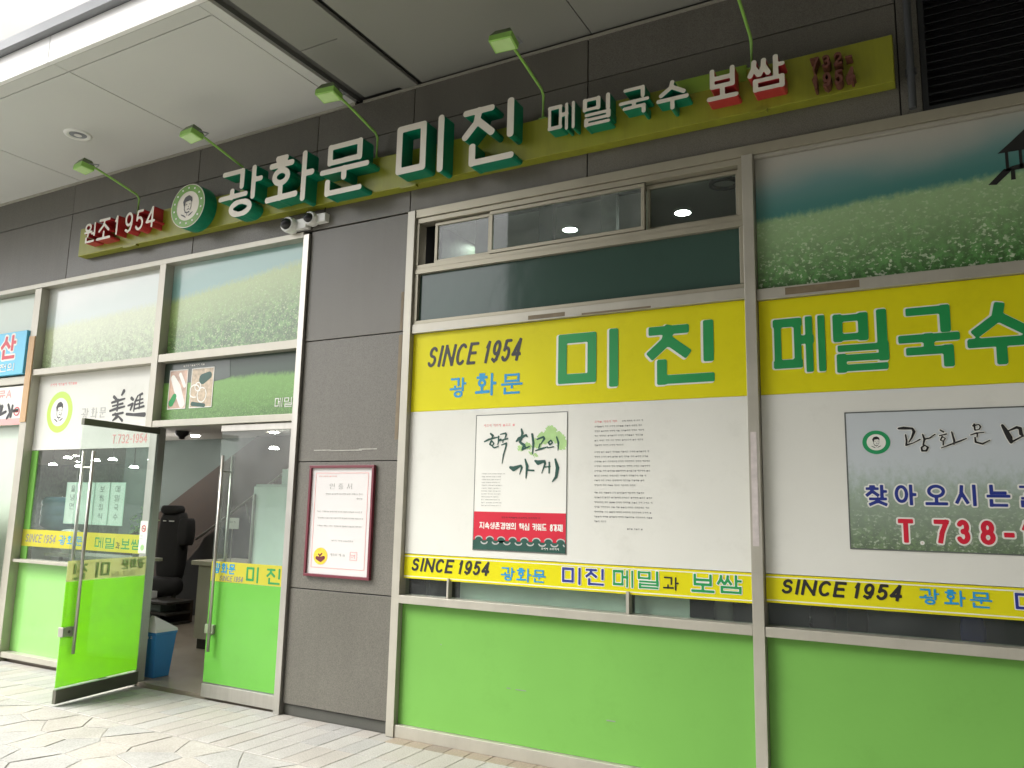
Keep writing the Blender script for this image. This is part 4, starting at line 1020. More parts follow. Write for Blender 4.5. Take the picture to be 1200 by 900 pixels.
o = MB().box(-8.663, -6.717, YR-.012, YR-.001, 2.992, 3.904).build('field_print', 'print_left2'); tag(o, 'flower field print in the upper left window, paled with painted sky sheen', 'print')
o = MB().box(-6.623, -4.844, YR-.012, YR-.001, 3.003, 3.904).build('field_print', 'print_left'); tag(o, 'green flower field print above the glass doors', 'print')
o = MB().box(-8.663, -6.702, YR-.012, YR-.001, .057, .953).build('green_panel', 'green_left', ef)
o = MB().box(-8.660, -8.55, YR-.012, YR-.001, .987, 2.118).build('green_film_strip', 'green'); tag(o, 'narrow vertical lime green film strip at the left edge of the side window', 'film')
# white shop panel with emblem
wp = MB().box(-8.663, -6.717, YR-.012, YR-.001, 2.122, 2.923).build('shop_panel', 'white'); tag(wp, 'white panel with a lime ring emblem and black brush characters above the side window', 'sign')
yp = YR-.0145
logo(wp, -8.245, 2.52, .215, yp, 'logo_lime', 1.0)
hanja = [[(386, 536, 6), (396, 546, 5)], [(420, 516, 7), (414, 530, 4)], [(380, 558, 4), (400, 552, 5), (426, 546, 3)], [(384, 572, 3), (420, 564, 4)], [(376, 590, 4), (400, 582, 5), (428, 576, 3)], [(402, 548, 4), (402, 590, 4)], [(388, 606, 4), (424, 600, 4)], [(396, 600, 3), (404, 614, 7), (390, 628, 3)], [(408, 612, 3), (424, 630, 5)],
         [(450, 546, 6), (456, 552, 5)], [(440, 574, 3), (456, 568, 5), (450, 590, 4)], [(438, 606, 5), (462, 610, 5), (500, 612, 8)], [(472, 538, 3), (464, 560, 4), (462, 596, 3)], [(476, 536, 3), (486, 532, 5)], [(466, 558, 3), (490, 552, 3)], [(466, 572, 3), (492, 566, 3)], [(466, 588, 3), (496, 580, 4)], [(480, 540, 3), (480, 588, 3)],
         ]
m = MB(); brush(m, hanja, (380, 516), -7.385, 2.690, .0043, .0026, yp, rk=.85, step=.006); m.build('brush_lettering', 'ink_black', wp)
letters(wp, [('광', -7.87, -7.75, 2.430, 2.541), ('화', -7.709, -7.605, 2.435, 2.54), ('문', -7.57, -7.464, 2.436, 2.54)], 'ink_pale', .09, y=yp)
m = MB(); text(m, 'T.732-1954', -7.32, -6.79, 2.165, 2.257, yp, .13, gap=.1, step=.005); m.build('telephone_number', 'ink_pink', wp)
m = MB(); tiny_text(m, -8.457, -7.99, 2.80, .035, yp, (3, 4, 4), cw=.036); m.build('pink_line', 'ink_pink', wp)
# transom print with two food pictures
mn = MB().box(-6.623, -4.844, YR-.012, YR-.001, 2.364, 2.923).build('menu_print', 'print_menu'); tag(mn, 'green hillside print with two small food pictures right above the glass doors', 'print')
MT['dish1'] = mat('rice_roll_photo', (0.50, 0.33, 0.24, 1), .4, var=.9, scale=11, coat=.3)
MT['dish2'] = mat('noodle_plate_photo', (0.46, 0.36, 0.24, 1), .4, var=.8, scale=26, coat=.3)
m = MB().box(-6.618, -5.28+.1, yp+.0005, yp+.0018, 2.72, 2.921); 
MT['dkg'] = mat('dark_green_print', (0.025, 0.045, 0.03, 1), .35, var=.5, scale=3, coat=.4)
m = MB().prism([(-6.618, 2.735), (-5.95, 2.71), (-5.72, 2.74), (-5.74, 2.921), (-6.618, 2.921)], yp+.0005, yp+.0015); m.build('dark_trees', 'dkg', mn)
for nm, x0, x1, dm in (('food_picture', -6.54, -6.285, 'dish1'), ('food_picture', -6.235, -5.93, 'dish2')):
    o = MB().box(x0, x1, yp-.001, yp, 2.475, 2.852).build(nm, dm, mn)
    m = MB(); frame_rect(m, x0, x1, 2.475, 2.852, .008, yp-.002); m.build('border', 'ink_white', o)
    m = MB()
    if dm == 'dish1':
        f = brush_sdf([[(.05, .30, .03), (.12, .2, .05), (.2, .05, .04)], [(.15, .33, .02), (.22, .22, .02)]])
        shape(m, f, .25, .37, x0, 2.475, yp-.0022, .001, .008); m.build('dish', 'ink_white', o)
        m = MB(); shape(m, brush_sdf([[(.05, .06, .035), (.09, .12, .03)]]), .2, .2, x0, 2.475, yp-.0025, .001, .008); m.build('garnish', 'ink_green', o)
    else:
        f = brush_sdf([[(.16, .27, .05), (.24, .30, .035)], [(.04, .04, .02), (.2, .02, .018)]])
        shape(m, f, .3, .37, x0, 2.475, yp-.0022, .001, .008); m.build('dish', 'ink_dgreen', o)
        m = MB(); f = brush_sdf([[(.06+.07*math.cos(a), .16+.06*math.sin(a), .006) for a in np.linspace(0, 5, 12)], [(.16+.06*math.cos(a), .12+.07*math.sin(a), .006) for a in np.linspace(1, 7, 12)], [(.1+.04*math.cos(a), .2+.04*math.sin(a), .005) for a in np.linspace(1, 7, 12)]])
        shape(m, f, .3, .37, x0, 2.475, yp-.0024, .001, .006); m.build('noodles', 'ink_white', o)
m = MB(); tiny_text(m, -6.36, -6.05, 2.873, .022, yp-.001, (8,), cw=.026)
letters(mn, [('메', -5.14, -5.05, 2.435, 2.52), ('밀', -5.03, -4.94, 2.435, 2.52), ('꽃', -4.93, -4.87, 2.435, 2.52)], 'ink_white', .1, y=yp-.001)
m.build('caption', 'ink_white', mn)
# strip on side window
ls = MB().box(-8.66, -6.72, YR-.013, YR-.001, 1.118, 1.29).build('strip_banner', 'band'); tag(ls, 'yellow strip banner across the side window left of the open door', 'banner')
m = MB(); text_since(m, -8.60, -8.06, 1.160, 1.245, yp, .13); m.build('grey_lettering', 'ink_grey', ls)
letters(ls, [('광', -8.02, -7.90, 1.155, 1.245), ('화', -7.88, -7.76, 1.155, 1.245), ('문', -7.74, -7.63, 1.155, 1.245)], 'ink_blue', .12, y=yp)
letters(ls, [('메', -7.43, -7.30, 1.145, 1.25), ('밀', -7.27, -7.13, 1.145, 1.25), ('보', -7.03, -6.90, 1.15, 1.25), ('쌈', -6.88, -6.75, 1.15, 1.25)], 'ink_green', .13, y=yp)
letters(ls, [('과', -7.11, -7.05, 1.15, 1.21)], 'ink_black', .12, y=yp)

# ================================================================ GLASS DOORS
MT['faded_green'] = film_mat('lettering_seen_from_behind', (0.45, 0.62, 0.28, 1), .4, .4, 0)
def door(label, x, rz, W, flip, cg, cb):
    """hinge at local x=0; the leaf runs towards +x (flip=1) or -x (flip=-1); the outer face looks to -Y"""
    r = empty('glass_door', (x, .0, 0), label, 'door', None, rz)
    s = flip
    def bx(a, b, *rest, mb=None):
        mb = mb or MB(); return mb.box(min(s*a, s*b), max(s*a, s*b), *rest)
    bx(.0, W, -.006, .006, .09, 2.235).build('glass_pane', 'glass_door', r)
    bx(.0, W, -.018, .018, -.02, .088).build('bottom_rail', cb, r, bevel=.002)
    bx(.0, W, -.018, .018, 2.237, 2.292).build('top_rail', cb, r, bevel=.002)
    MB().tube([(s*.01, 0, 2.292), (s*.01, 0, 2.303)], .012, 10).build('pivot', 'steel', r)
    bx(.004, W-.004, -.0085, -.0065, .10, .935).build('green_film', cg, r)
    b_ = bx(.004, W-.004, -.0085, -.0065, .937, 1.105).build('yellow_band', 'band' if s < 0 else 'band_clear', r)
    # lettering reads from outside
    xl = (lambda t: -W+t) if s < 0 else (lambda t: t)
    for c, a, b, z0, z1, mm in (('광', .03, .115, 1.005, 1.09, 'ink_blue'), ('화', .125, .205, 1.005, 1.09, 'ink_blue'), ('문', .215, .295, 1.005, 1.09, 'ink_blue'), ('미', .43, .575, .95, 1.08, 'ink_green'), ('진', .665, .82 if s < 0 else .80, .95, 1.08, 'ink_green')):
        for yy, dd in ((-.0105, .0018), (.0070, .0012)) if s > 0 else ((-.0105, .0018),):
            mb_ = MB(); glyph(mb_, c, xl(a), xl(b), z0, z1, yy, .14, dd); mb_.build('lettering', mm if yy < 0 else 'faded_green', b_)
    mb_ = MB(); text_since(mb_, xl(.11), xl(.40), .945, .99, -.0105, .14); mb_.build('small_lettering', 'ink_grey', b_)
    hx = W-.09
    for yy, nm in ((-.055, 'handle'), (.055, 'handle')):
        h = MB().tube([(s*hx, yy, .36), (s*hx, yy, 2.02)], .0135, 14).build(nm, 'steel', r, smooth=True)
        for zz_ in (.50, 1.88): MB().tube([(s*hx, 0, zz_), (s*hx, yy, zz_)], .008, 8).build('handle_post', 'steel', h)
    l = bx(W-.105, W+.004, -.028, .028, .50, .575).build('lock', 'steel', r, bevel=.003)
    MB().tube([(s*(W-.055), -.030, .537), (s*(W-.055), .030, .537)], .013, 10).build('keyhole', 'rail_dark', l)
    return r
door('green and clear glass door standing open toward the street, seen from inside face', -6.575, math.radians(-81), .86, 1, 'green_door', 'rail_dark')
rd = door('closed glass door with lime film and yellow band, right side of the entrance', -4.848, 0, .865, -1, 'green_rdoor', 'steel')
ns = MB().box(-6.712, -6.605, -.0035, -.0005, 1.13, 1.425).build('no_smoking_sign', 'ink_white'); tag(ns, 'small white no smoking notice on the dark frame beside the doorway', 'sign')
m = MB()
for k in range(24):
    a, b = 2*PI*k/24, 2*PI*(k+1)/24; P = lambda r_, t: (-6.658+r_*math.cos(t), -.0048, 1.355+r_*math.sin(t))
    m.poly([P(.022, a), P(.032, a), P(.032, b), P(.022, b)])
m.poly([(-6.678, -.0048, 1.372), (-6.674, -.0048, 1.376), (-6.638, -.0048, 1.338), (-6.642, -.0048, 1.334)]); m.build('prohibition_ring', 'ink_red', ns)
m = MB().box(-6.676, -6.640, -.0045, -.0036, 1.35, 1.357); m.build('cigarette', 'ink_black', ns)
m = MB(); tiny_text(m, -6.705, -6.65, 1.28, .012, -.0045, (3, 4), cw=.012); tiny_text(m, -6.705, -6.65, 1.255, .01, -.0045, (4,), cw=.01); m.build('small_print', 'ink_grey', ns)
m = MB(); disc(m, -6.658, 1.18, .026, .028, -.0045, .001, 16); m.build('green_mark', 'ink_sage', ns)

# ================================================================ CERTIFICATE
ce = root0('framed_certificate', 'white certificate in a thin maroon frame on the stone pillar', 'certificate')
yc = -.05
m = MB(); t = .022
m.box(-4.612, -3.946, yc, -.022, 1.925-t, 1.925).box(-4.612, -3.946, yc, -.022, 1.045, 1.045+t).box(-4.612, -4.612+t, yc, -.022, 1.045+t, 1.925-t).box(-3.946-t, -3.946, yc, -.022, 1.045+t, 1.925-t)
m.build('frame', 'darkred', ce, bevel=.002)
MB().box(-4.59, -3.968, -.032, -.022, 1.067, 1.903).build('paper', 'paper', ce)
m = MB(); frame_rect(m, -4.55, -4.008, 1.115, 1.865, .004, -.034); m.build('inner_border', 'ink_pink', ce)
m = MB()
for c, x in (('인', -4.37), ('증', -4.28), ('서', -4.19)): glyph(m, c, x-.03, x+.02, 1.735, 1.78, -.034, .09)
for x0, x1, z in ((-4.44, -4.04, 1.69), (-4.12, -4.05, 1.655), (-4.52, -4.05, 1.55), (-4.51, -4.03, 1.50), (-4.51, -4.05, 1.437), (-4.35, -4.12, 1.325)): tiny_text(m, x0, x1, z, .013, -.034, (3, 4, 5), cw=.014)
tiny_text(m, -4.36, -4.18, 1.21, .022, -.034, (1, 1, 3), cw=.024)
m.build('small_print', 'ink_pale', ce)
m = MB(); tiny_text(m, -4.52, -4.33, 1.832, .010, -.034, (4, 3), cw=.012); frame_rect(m, -4.155, -4.085, 1.185, 1.25, .004, -.034); tiny_text(m, -4.145, -4.095, 1.20, .032, -.034, (3,), cw=.02); m.build('red_stamp', 'ink_pink', ce)
m = MB(); disc(m, -4.455, 1.205, .072, .066, -.034, .002, 30); o = m.build('gold_seal', 'gold', ce)
m = MB(); shape(m, brush_sdf([[(.03, .03, .014), (.07, .02, .02), (.10, .035, .014)], [(.045, .06, .006), (.06, .048, .006), (.08, .066, .006)]]), .12, .09, -4.52, 1.16, -.0355, .001, .004); m.build('seal_emblem', 'darkred', o)

# ================================================================ NEIGHBOUR SHOP (far left)
nb = root0('neighbour_shopfront', 'pale metal shopfront of the neighbouring shop cut off by the left edge', 'shopfront')
MB().box(-16, -8.787, .06, .07, GZ, 3.90).build('pane', 'sage_wall', nb)
bar('transom', 'alu', nb, -16, -8.787, -.04, .09, 2.845, 2.93)
bar('bottom_rail', 'alu', nb, -16, -8.787, -.04, .09, GZ, .05)
MB().box(-8.775, -8.672, -.062, -.051, 2.42, 3.36).build('wood_strip', 'wood', nb)
bs = root0('blue_shop_sign', 'light blue sign with a red Korean letter at the left edge', 'sign')
MB().box(-11.5, -8.805, -.075, -.02, 2.95, 3.435).build('board', 'signblue', bs, bevel=.003)
m = MB(); mw = MB()
for c, a, b in (('산', -9.27, -8.985), ('부', -9.78, -9.42)):
    glyph(m, c, a, b, 3.13, 3.40, -.078, .16, .002); glyph(mw, c, a, b, 3.13, 3.40, -.0765, .16, .001, level=.02)
m.build('red_letter', 'ink_red', bs); mw.build('white_edging', 'ink_white', bs)
m = MB(); text(m, '분전의', -9.40, -8.97, 2.99, 3.08, -.078, .14, step=.005); m.build('white_lettering', 'ink_white', bs)
ps = root0('calligraphy_poster', 'white poster with pink and black brush writing under the blue sign', 'poster')
MB().box(-11.5, -8.80, -.03, -.005, 2.40, 2.825).build('sheet', 'ink_white', ps)
m = MB().box(-11.5, -8.80, -.032, -.03, 2.40, 2.47); glyph(m, '류', -9.3, -9.16, 2.70, 2.79, -.033, .12); glyph(m, 'A', -9.14, -9.04, 2.70, 2.79, -.033, .14); m.build('pink_print', 'ink_pink', ps)
m = MB(); brush(m, [[(0, 8, 2), (6, 5, 2), (10, 8, 2)], [(8, 14, 2), (16, 10, 3), (14, 22, 2), (26, 18, 2)], [(30, 8, 2), (36, 20, 2.5), (30, 28, 2)], [(40, 10, 2), (38, 26, 2)], [(38, 18, 2), (52, 17, 2)]], (0, 0), -9.33, 2.685, .0085, .0075, -.034, step=.006); m.build('brush_lettering', 'ink_black', ps)
m = MB()
for k in range(20):
    a, b = 2*PI*k/20, 2*PI*(k+1)/20; P = lambda r_, t: (-8.90+r_*math.cos(t), -.034, 2.545+r_*.9*math.sin(t))
    m.poly([P(.042, a), P(.055, a), P(.055, b), P(.042, b)])
m.box(-8.925, -8.875, -.034, -.0325, 2.535, 2.555); m.build('red_stamp', 'ink_red', ps)
bn = root0('standing_banner', 'white banner with blue and red blocks standing at the left edge', 'banner')
MB().box(-9.75, -8.93, -.16, -.15, .05, 1.62).build('sheet', 'ink_white', bn)
MB().box(-9.75, -8.95, -.162, -.160, 1.44, 1.53).build('blue_block', 'signblue', bn)
MB().box(-9.75, -8.99, -.162, -.160, 1.13, 1.40).box(-9.75, -9.03, -.162, -.160, .86, 1.05).build('red_block', 'ink_red', bn)
m = MB(); glyph(m, '신', -9.2, -9.03, 1.17, 1.36, -.165, .15); m.build('white_lettering', 'ink_white', bn)
MB().tube([(-9.34, -.14, GZ), (-9.34, -.14, 1.63)], .012, 8).tube([(-9.34, -.14, .3), (-9.6, .0, GZ)], .01, 8).tube([(-9.34, -.14, .3), (-9.08, -.0, GZ)], .01, 8).build('stand', 'steel', bn)

# ================================================================ INTERIOR
f_ = MB().box(-30, -3.8, .02, 12, -.05, -.012).build('interior_floor', 'int_floor'); tag(f_, kind='structure')
w_ = MB().box(-30, 3.5, 11, 11.2, -.05, 4.2).box(-3.76, -3.70, .41, 11, -.05, 5).build('interior_wall', 'int_dark'); tag(w_, kind='structure')
c_ = MB().box(-30, -3.8, .42, 12, 2.76, 2.9).box(-16, -3.8, .11, .42, 2.76, 3.9).box(-3.7, 3.5, .42, 8, 3.98, 4.1).build('interior_ceiling', 'int_ceil'); tag(c_, kind='structure')
f2 = MB().box(-3.7, 3.5, .08, 8, -.05, -.012).box(-3.7, 3.5, 4.0, 4.1, 0, 4).box(3.5, 3.6, 0, 8, 0, 4.1).build('dining_room_wall', 'int_wall'); tag(f2, kind='structure')
# stairwell behind the door: grey wall above the flight, brown boarding below it
st = root0('staircase', 'brown boarded staircase rising to the right inside the doorway', 'staircase')
MB().box(-14.2, -7.4, 5.1, 5.2, -.012, 2.76).build('grey_wall', 'int_wall', st)
MB().prism([(-14.0, .75), (-13.9, -.01), (-7.4, -.01), (-7.4, 2.76), (-10.45, 2.76)], 4.9, 5.09).build('stair_boarding', 'brown_wall', st)
for k in range(11):
    MB().box(-10.9+k*.26, -10.62+k*.26+.02, 3.38, 4.5, k*.17-.01, (k+1)*.17-.01).build('step', 'step_dark', st, bevel=.004)
MB().prism([(-10.9, -.01), (-7.9, -.01), (-7.9, 2.0), (-9.7, 1.10), (-9.8, .95)], 3.30, 3.37).build('stair_side', 'step_dark', st)
hr = MB().tube([(-9.75, 3.2, 1.08), (-9.62, 3.2, 1.15), (-8.0, 3.2, 2.10)], .018, 8)
for x in (-9.3, -8.8, -8.3): hr.tube([(x, 3.2, 1.15+(x+9.62)*.574), (x, 3.31, .93+(x+9.62)*.5)], .01, 6)
hr.build('handrail', 'steel', st)
bl = root0('high_backed_chair', 'dark bulky black chair-like thing standing inside the doorway', 'chair')
m = MB()
def rbox(mb, cx_, cy_, z0, z1, wx, wy, bulge=.04):
    i = len(mb.v); n_ = 16; L = [0, .08, .3, .6, .9, 1]
    for t in L:
        s_ = 1-.25*(abs(t-.5)*2)**4
        for k in range(n_):
            a = 2*PI*k/n_; ca, sa = math.cos(a), math.sin(a)
            e = .5; X_ = math.copysign(abs(ca)**e, ca)*wx/2*s_; Y_ = math.copysign(abs(sa)**e, sa)*wy/2*s_
            mb.v.append((cx_+X_, cy_+Y_, z0+(z1-z0)*t))
    for r_ in range(len(L)-1):
        for k in range(n_):
            q, q2 = i+r_*n_+k, i+r_*n_+(k+1) % n_; mb.f.append((q, q2, q2+n_, q+n_)); mb.mi.append(0)
    mb.f.append(tuple(range(i+(len(L)-1)*n_, i+len(L)*n_))); mb.mi.append(0)
    mb.f.append(tuple(reversed(range(i, i+n_)))); mb.mi.append(0)
rbox(m, -10.0, 3.0, .50, 1.46, .50, .24); rbox(m, -9.70, 2.98, 1.0, 1.38, .20, .2); m.build('backrest', 'matte_black', bl, smooth=True)
m = MB(); rbox(m, -9.99, 2.95, 1.44, 1.56, .38, .2); m.build('headrest', 'matte_black', bl, smooth=True)
m = MB(); rbox(m, -9.95, 2.85, .30, .55, .55, .4); m.build('seat', 'matte_black', bl, smooth=True)
MB().box(-10.1, -10.05, 2.85, 2.89, -.01, .34).box(-9.75, -9.7, 2.85, 2.89, -.01, .34).build('legs', 'step_dark', bl)
MB().box(-10.07, -10.01, 2.86, 2.87, 1.33, 1.345).box(-9.94, -9.84, 2.86, 2.87, 1.33, 1.345).build('buckles', 'plastic_white', bl)
sh = root0('shoe_shelf', 'low dark shelf with a few pale boxes below the black chair-like thing inside the doorway', 'shelf')
for z in (-.01, .12, .26): MB().box(-10.5, -9.2, 2.35, 2.75, z, z+.03).build('shelf_board', 'step_dark', sh, bevel=.003)
MB().box(-10.5, -9.2, 2.75, 2.78, 0, .29).build('back_panel', 'brown_wall', sh)
for x, z, w in ((-10.0, .291, .2), (-9.62, .15, .22), (-9.95, .02, .25)):
    o = MB().box(x, x+w, 2.42, 2.66, z, z+.09).build('shoe_box', 'plastic_white' if z > .25 else 'int_wall', None, bevel=.003)
    tag(o, {.291: 'white box on top of the low dark shelf inside the doorway', .15: 'grey box on the middle board of the low shelf inside the doorway', .02: 'grey box on the lowest board of the low shelf inside the doorway'}[z], 'box')
ct = root0('reception_counter', 'cream reception counter with dark kick board behind the right door', 'counter')
MB().box(-7.60, -5.3, 1.46, 2.0, .10, .905).build('body', 'counter', ct, bevel=.003)
MB().box(-7.68, -5.2, 1.42, 2.05, .905, .955).build('top', 'counter', ct, bevel=.004)
MB().box(-7.58, -5.3, 1.50, 2.0, -.012, .098).build('kick_board', 'step_dark', ct)
fg = root0('tall_fridge', 'tall pale green-white cabinet standing behind the closed glass door', 'fridge')
MB().box(-6.10, -5.42, .80, 1.36, .02, 1.80).build('body', 'fridge', fg, bevel=.01)
MB().box(-6.095, -5.425, .775, .797, .06, 1.78).build('door', 'fridge', fg, bevel=.008)
MB().box(-6.07, -6.055, .745, .773, .9, 1.70).build('handle', 'steel', fg)
bx_ = MB().box(-5.80, -5.52, .85, 1.2, 1.802, 1.95).build('carton', 'fridge'); tag(bx_, 'small pale box on top of the tall cabinet', 'box')
nt = MB().box(-7.06, -6.86, 1.32, 1.325, 1.33, 1.45).build('paper_notice', 'ink_white'); tag(nt, 'small white notice behind the closed glass door above the counter', 'notice')
m = MB(); tiny_text(m, -7.03, -6.89, 1.39, .025, 1.318, (3, 3), cw=.025); m.build('small_print', 'ink_grey', nt)
MB().tube([(-6.96, 1.33, .955), (-6.96, 1.33, 1.33)], .006, 6).build('stand', 'steel', nt)
# bin
bi = root0('waste_bin', 'blue plastic waste bin with a white pitched lid just inside the doorway', 'bin')
m = MB(); cx_, cy_ = -6.68, .28
def ringq(w, d, z): return [(cx_-w, cy_-d, z), (cx_+w, cy_-d, z), (cx_+w, cy_+d, z), (cx_-w, cy_+d, z)]
m.v = ringq(.078, .085, -.012)+ringq(.105, .115, .375)+ringq(.11, .12, .38)+ringq(.11, .12, .40)
m.f = [(3, 2, 1, 0)]+[(a+4*l_, (a+1) % 4+4*l_, (a+1) % 4+4*l_+4, a+4*l_+4) for l_ in range(3) for a in range(4)]; m.mi = [0]*13
m.build('body', 'binblue', bi, bevel=.006)
m = MB(); m.v = ringq(.115, .125, .401)+ringq(.108, .118, .425)+[(cx_-.02, cy_-.08, .545), (cx_+.02, cy_-.08, .545)]
m.f = [(0, 1, 5, 4), (1, 2, 6, 5), (2, 3, 7, 6), (3, 0, 4, 7), (4, 5, 9, 8), (6, 7, 8, 9), (5, 6, 9), (7, 4, 8)]; m.mi = [0]*8
m.build('lid', 'plastic_white', bi, bevel=.004)
m = MB(); tiny_text(m, cx_-.085, cx_+.09, .335, .03, cy_-.1145, (3, 3), cw=.03); m.build('white_lettering', 'ink_white', bi)
# menu sheets and water jug behind the side window
for k, (x0, x1, s_) in enumerate(((-8.70, -8.46, '물냉면'), (-8.45, -8.20, None), (-8.19, -7.94, '보쌈정식'), (-7.93, -7.68, '메밀국수'))):
    lbs = ['first hanging white menu sheet from the left, half behind the door edge', 'second hanging menu sheet, blank and behind the open door handle', 'third hanging menu sheet with faint vertical letters', 'rightmost hanging menu sheet inside the side window']
    x0 *= .931; x1 *= .931
    o = MB().box(x0, x1, .12, .123, 1.363, 1.786).build('menu_sheet', 'ink_white'); tag(o, lbs[k], 'menu', 'menu sheets hanging behind the side window')
    m = MB(); frame_rect(m, x0+.006, x1-.006, 1.369, 1.780, .007, .118); m.build('border', 'fridge', o)
    if s_:
        m = MB()
        for i, c in enumerate(s_[:4]): glyph(m, c, (x0+x1)/2-.035, (x0+x1)/2+.035, 1.69-i*.09, 1.752-i*.09, .118, .10)
        m.build('lettering', 'ink_grey', o)
jg = root0('water_jug', 'big bluish plastic water bottle upside down behind the side window', 'water jug')
m = MB(); n = 24
rr = lambda r, z: [(-8.66+r*.911*math.cos(2*PI*k/n), .42+r*.911*math.sin(2*PI*k/n), 1.6+(z-1.6)*.911) for k in range(n)]
lathe(m, [rr(.05, 1.20), rr(.16, 1.27), rr(.20, 1.30), rr(.20, 1.40), rr(.19, 1.415), rr(.20, 1.43), rr(.20, 1.52), rr(.19, 1.535), rr(.20, 1.55), rr(.20, 1.60), rr(.17, 1.635), rr(.0, 1.64)])
m.build('bottle', 'jug', jg, smooth=True)
MB().box(-8.83, -8.48, .26, .60, -.012, 1.225).build('dispenser', 'plastic_white', jg, bevel=.01)
tb = root0('side_table', 'low white shelf of clutter seen through the side window', 'table')
MB().box(-8.44, -7.0, .16, .50, 1.02, 1.05).build('table_top', 'counter', tb)
for x in (-8.4, -7.9, -7.4): MB().box(x, x+.03, .3, .33, -.012, 1.02).build('leg', 'steel', tb)
bowl = MB(); n = 24
rr = lambda r, z: [(-8.24+r*.7*math.cos(2*PI*k/n), .30+r*.4*math.sin(2*PI*k/n), z) for k in range(n)]
lathe(bowl, [rr(.1, 1.051), rr(.30, 1.20), rr(.28, 1.24), rr(.15, 1.29), rr(0, 1.30)]); o = bowl.build('covered_bowl', 'plastic_white', None, smooth=True); tag(o, 'white covered bowl behind the yellow strip of the side window', 'bowl')
pl = root0('potted_plant', 'small leafy plant behind the side window next to the menu sheets', 'plant')
m = MB(); rgp = random.Random(3)
for k in range(160):
    c = Vector((-7.08+rgp.gauss(0, .07), .3+rgp.gauss(0, .05), 1.36+rgp.gauss(0, .10)))
    a = Vector((rgp.uniform(-1, 1), rgp.uniform(-1, 1), rgp.uniform(-.3, 1))).normalized(); b = a.cross(Vector((.3, .5, 1))).normalized(); L = rgp.uniform(.02, .045)
    m.poly([c-a*L, c+b*L*.4, c+a*L, c-b*L*.4])
m.build('leaves', 'ink_sage', pl)['kind'] = 'stuff'
MB().tube([(-7.12, .3, 1.052), (-7.12, .3, 1.15), (-7.12, .3, 1.16)], [.045, .06, .062], 14).build('pot', 'brown', pl)
# tables with clutter behind the sill strip of the wide windows
for x, lb in ((-2.4, 'left'), (-.2, 'right')):
    t_ = root0('dining_table', 'dim wooden dining table just inside the %s wide window' % lb, 'table')
    MB().box(x-.6, x+.6, .7, 1.4, .70, .74).build('table_top', 'counter', t_, bevel=.004)
    for sx__, sy__ in ((-1, 0), (1, 0), (-1, 1), (1, 1)): MB().box(x+sx__*.55-.02, x+sx__*.55+.02, .75+sy__*.55, .79+sy__*.55, -.012, .70).build('leg', 'steel', t_)
for x, mm, w in ((-1.35, 'plastic_white', .12), (.05, 'ink_navy', .13), (-.75, 'black', .16), (-.55, 'step_dark', .12)):
    m = MB(); rbox(m, x, .35, .90, 1.06, w, .1); o = m.build('folded_cloth', mm, None, smooth=True)
    tag(o, {-1.35: 'crumpled white cloth on the inner sill, left of the mullion', .05: 'bluish crumpled bag on the inner sill behind the right strip banner', -.75: 'black lump on the inner sill just right of the mullion', -.55: 'dark rounded lump second from the mullion on the inner sill'}[x], 'cloth')
    s_ = MB().box(x-.1, x+.1, .30, .42, .86, .90).build('ledge', 'step_dark', o)
bd = MB().box(-3.2, -1.92, .075, .08, .90, 1.6).build('window_blind', 'blind'); tag(bd, 'grey roller blind hanging inside the left wide window', 'blind')
bd2 = MB().box(-1.86, -1.5, .085, .09, .90, 1.6).build('window_blind', 'blind'); tag(bd2, 'paler roller blind beside the mullion inside the left wide window', 'blind')
# partitions seen through the top sashes
for x, mm in ((-3.3, 'int_dark'), (-2.72, 'frost'), (-2.2, 'int_dark')):
    o = MB().box(x, x+.12, .30, .36, 3.2, 3.98).build('inner_post', mm); tag(o, {-3.3: 'dark upright seen through the leftmost top window', -2.72: 'green upright seen through the middle of the top windows', -2.2: 'dark thin upright at the right of the steamy top window'}[x], 'post')
# lit lamps inside
def ceil_lamp(x, y, z, r, label, big=False):
    o = root0('ceiling_lamp', label, 'lamp', 'lit round lamps inside the restaurant')
    m = MB(); n_ = 20; ringf = lambda rr_, z_: [(x+rr_*math.cos(2*PI*k/n_), y+rr_*math.sin(2*PI*k/n_), z_) for k in range(n_)]
    m.poly(list(reversed(ringf(r, z-.012)))); m.build('bulb', 'lamp_on_big' if big else 'lamp_on', o)
    m = MB(); lathe(m, [ringf(r*1.2, z), ringf(r*1.2, z-.015), ringf(r, z-.012)]); m.build('trim_ring', 'plastic_white', o, smooth=True)
for x, y, lb in ((-1.772, .957, 'lit lamp seen through the right square top window'), (-2.745, .928, 'lit lamp behind the steamy middle top window'), (-3.60, .95, 'lit lamp behind the narrow leftmost top window')): ceil_lamp(x, y, 3.98, .062, lb, True)
vr = MB(); n = 24; rf = lambda r, z: [(-1.336+r*math.cos(2*PI*k/n), .53+r*math.sin(2*PI*k/n), z) for k in range(n)]
lathe(vr, [rf(.11, 3.98), rf(.11, 3.96), rf(.085, 3.955), rf(.08, 3.978)]); o = vr.build('ceiling_vent_ring', 'black', None, smooth=True); tag(o, 'dark round vent ring on the ceiling behind the right top window', 'vent')
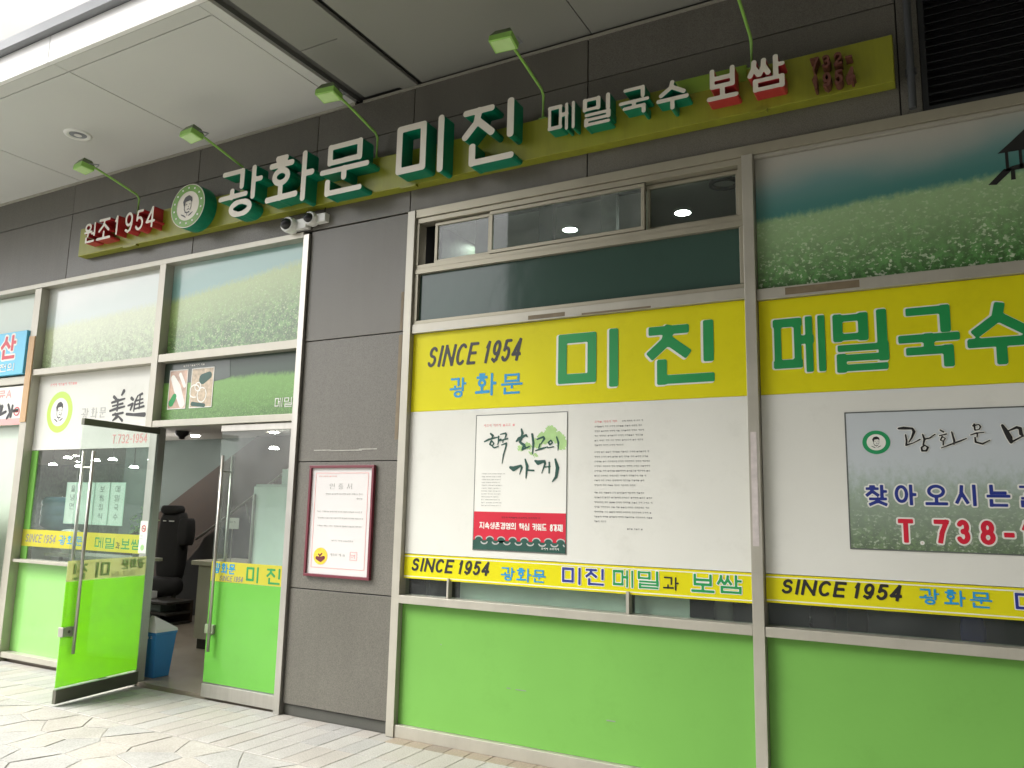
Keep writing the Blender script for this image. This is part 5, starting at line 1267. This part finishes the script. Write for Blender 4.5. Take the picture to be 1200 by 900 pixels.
lamps = [(-11.49, 4.47), (-9.56, 4.40), (-12.37, 7.17), (-15.66, 6.92), (-13.0, 4.3), (-20, 7.8), (-18, 8.6), (-23, 9.8), (-16.5, 4.6), (-8.2, 2.6), (-9.6, 1.3), (-7.6, 1.1)]  # last two are unseen lamps added to brighten the side window
for k, (x, y) in enumerate(lamps):
    ceil_lamp(x, y, 2.755, .07 if k < 10 else .13, ['lit lamp on the ceiling just inside the doorway', 'lit lamp seen high through the closed glass door', 'second lit lamp low through the closed glass door', 'lit lamp beside the door frame', 'lit lamp over the staircase wall', 'far lit lamp in the side window, leftmost', 'far lit lamp in the side window, higher one', 'farthest lit lamp in the side window', 'lit lamp behind the open door glass', 'lit lamp above the reception counter', 'unseen lamp added to brighten the water dispenser inside the side window', 'unseen lamp added to brighten the menu sheets inside the side window', 'large lamp over the counter behind the closed glass door'][k])
for k, (x, z) in enumerate(((-14.74, 2.245), (-14.30, 2.367), (-13.48, 2.312), (-13.93, 2.208), (-13.0, 2.322), (-12.40, 2.183), (-11.95, 2.31), (-9.13, 2.45))):
    o = root0('pendant_lamp', ['tiny lit pendant lamp, leftmost in the side window', 'tiny lit pendant lamp, second from the left and highest in the side window', 'tiny lit pendant lamp above the hanging menu sheets', 'low tiny pendant lamp left of the open door edge', 'tiny lit pendant lamp seen through the open door glass', 'tiny pendant lamp just left of the door frame', 'tiny pendant lamp beside the door frame at the hinge', 'small pendant lamp seen through the closed glass door'][k], 'lamp', 'lit pendant lamps deep inside the restaurant')
    MB().tube([(x, 4.0, z), (x, 4.0, z+.03)], [.075, .05], 14).build('bulb', 'lamp_on', o)
    MB().tube([(x, 4.0, z+.031), (x, 4.0, z+.07), (x, 4.0, 2.758)], [.055, .008, .008], 10).build('cord', 'step_dark', o)
ic = root0('indoor_camera', 'small black dome camera on the ceiling just inside the doorway', 'camera')
m = MB(); n = 16; rf = lambda r, z: [(-11.0+r*math.cos(2*PI*k/n), 3.8+r*math.sin(2*PI*k/n), z) for k in range(n)]
lathe(m, [rf(.11, 2.758), rf(.11, 2.70), rf(.05, 2.66), rf(.045, 2.63), rf(0, 2.62)]); m.build('dome', 'black', ic, smooth=True)
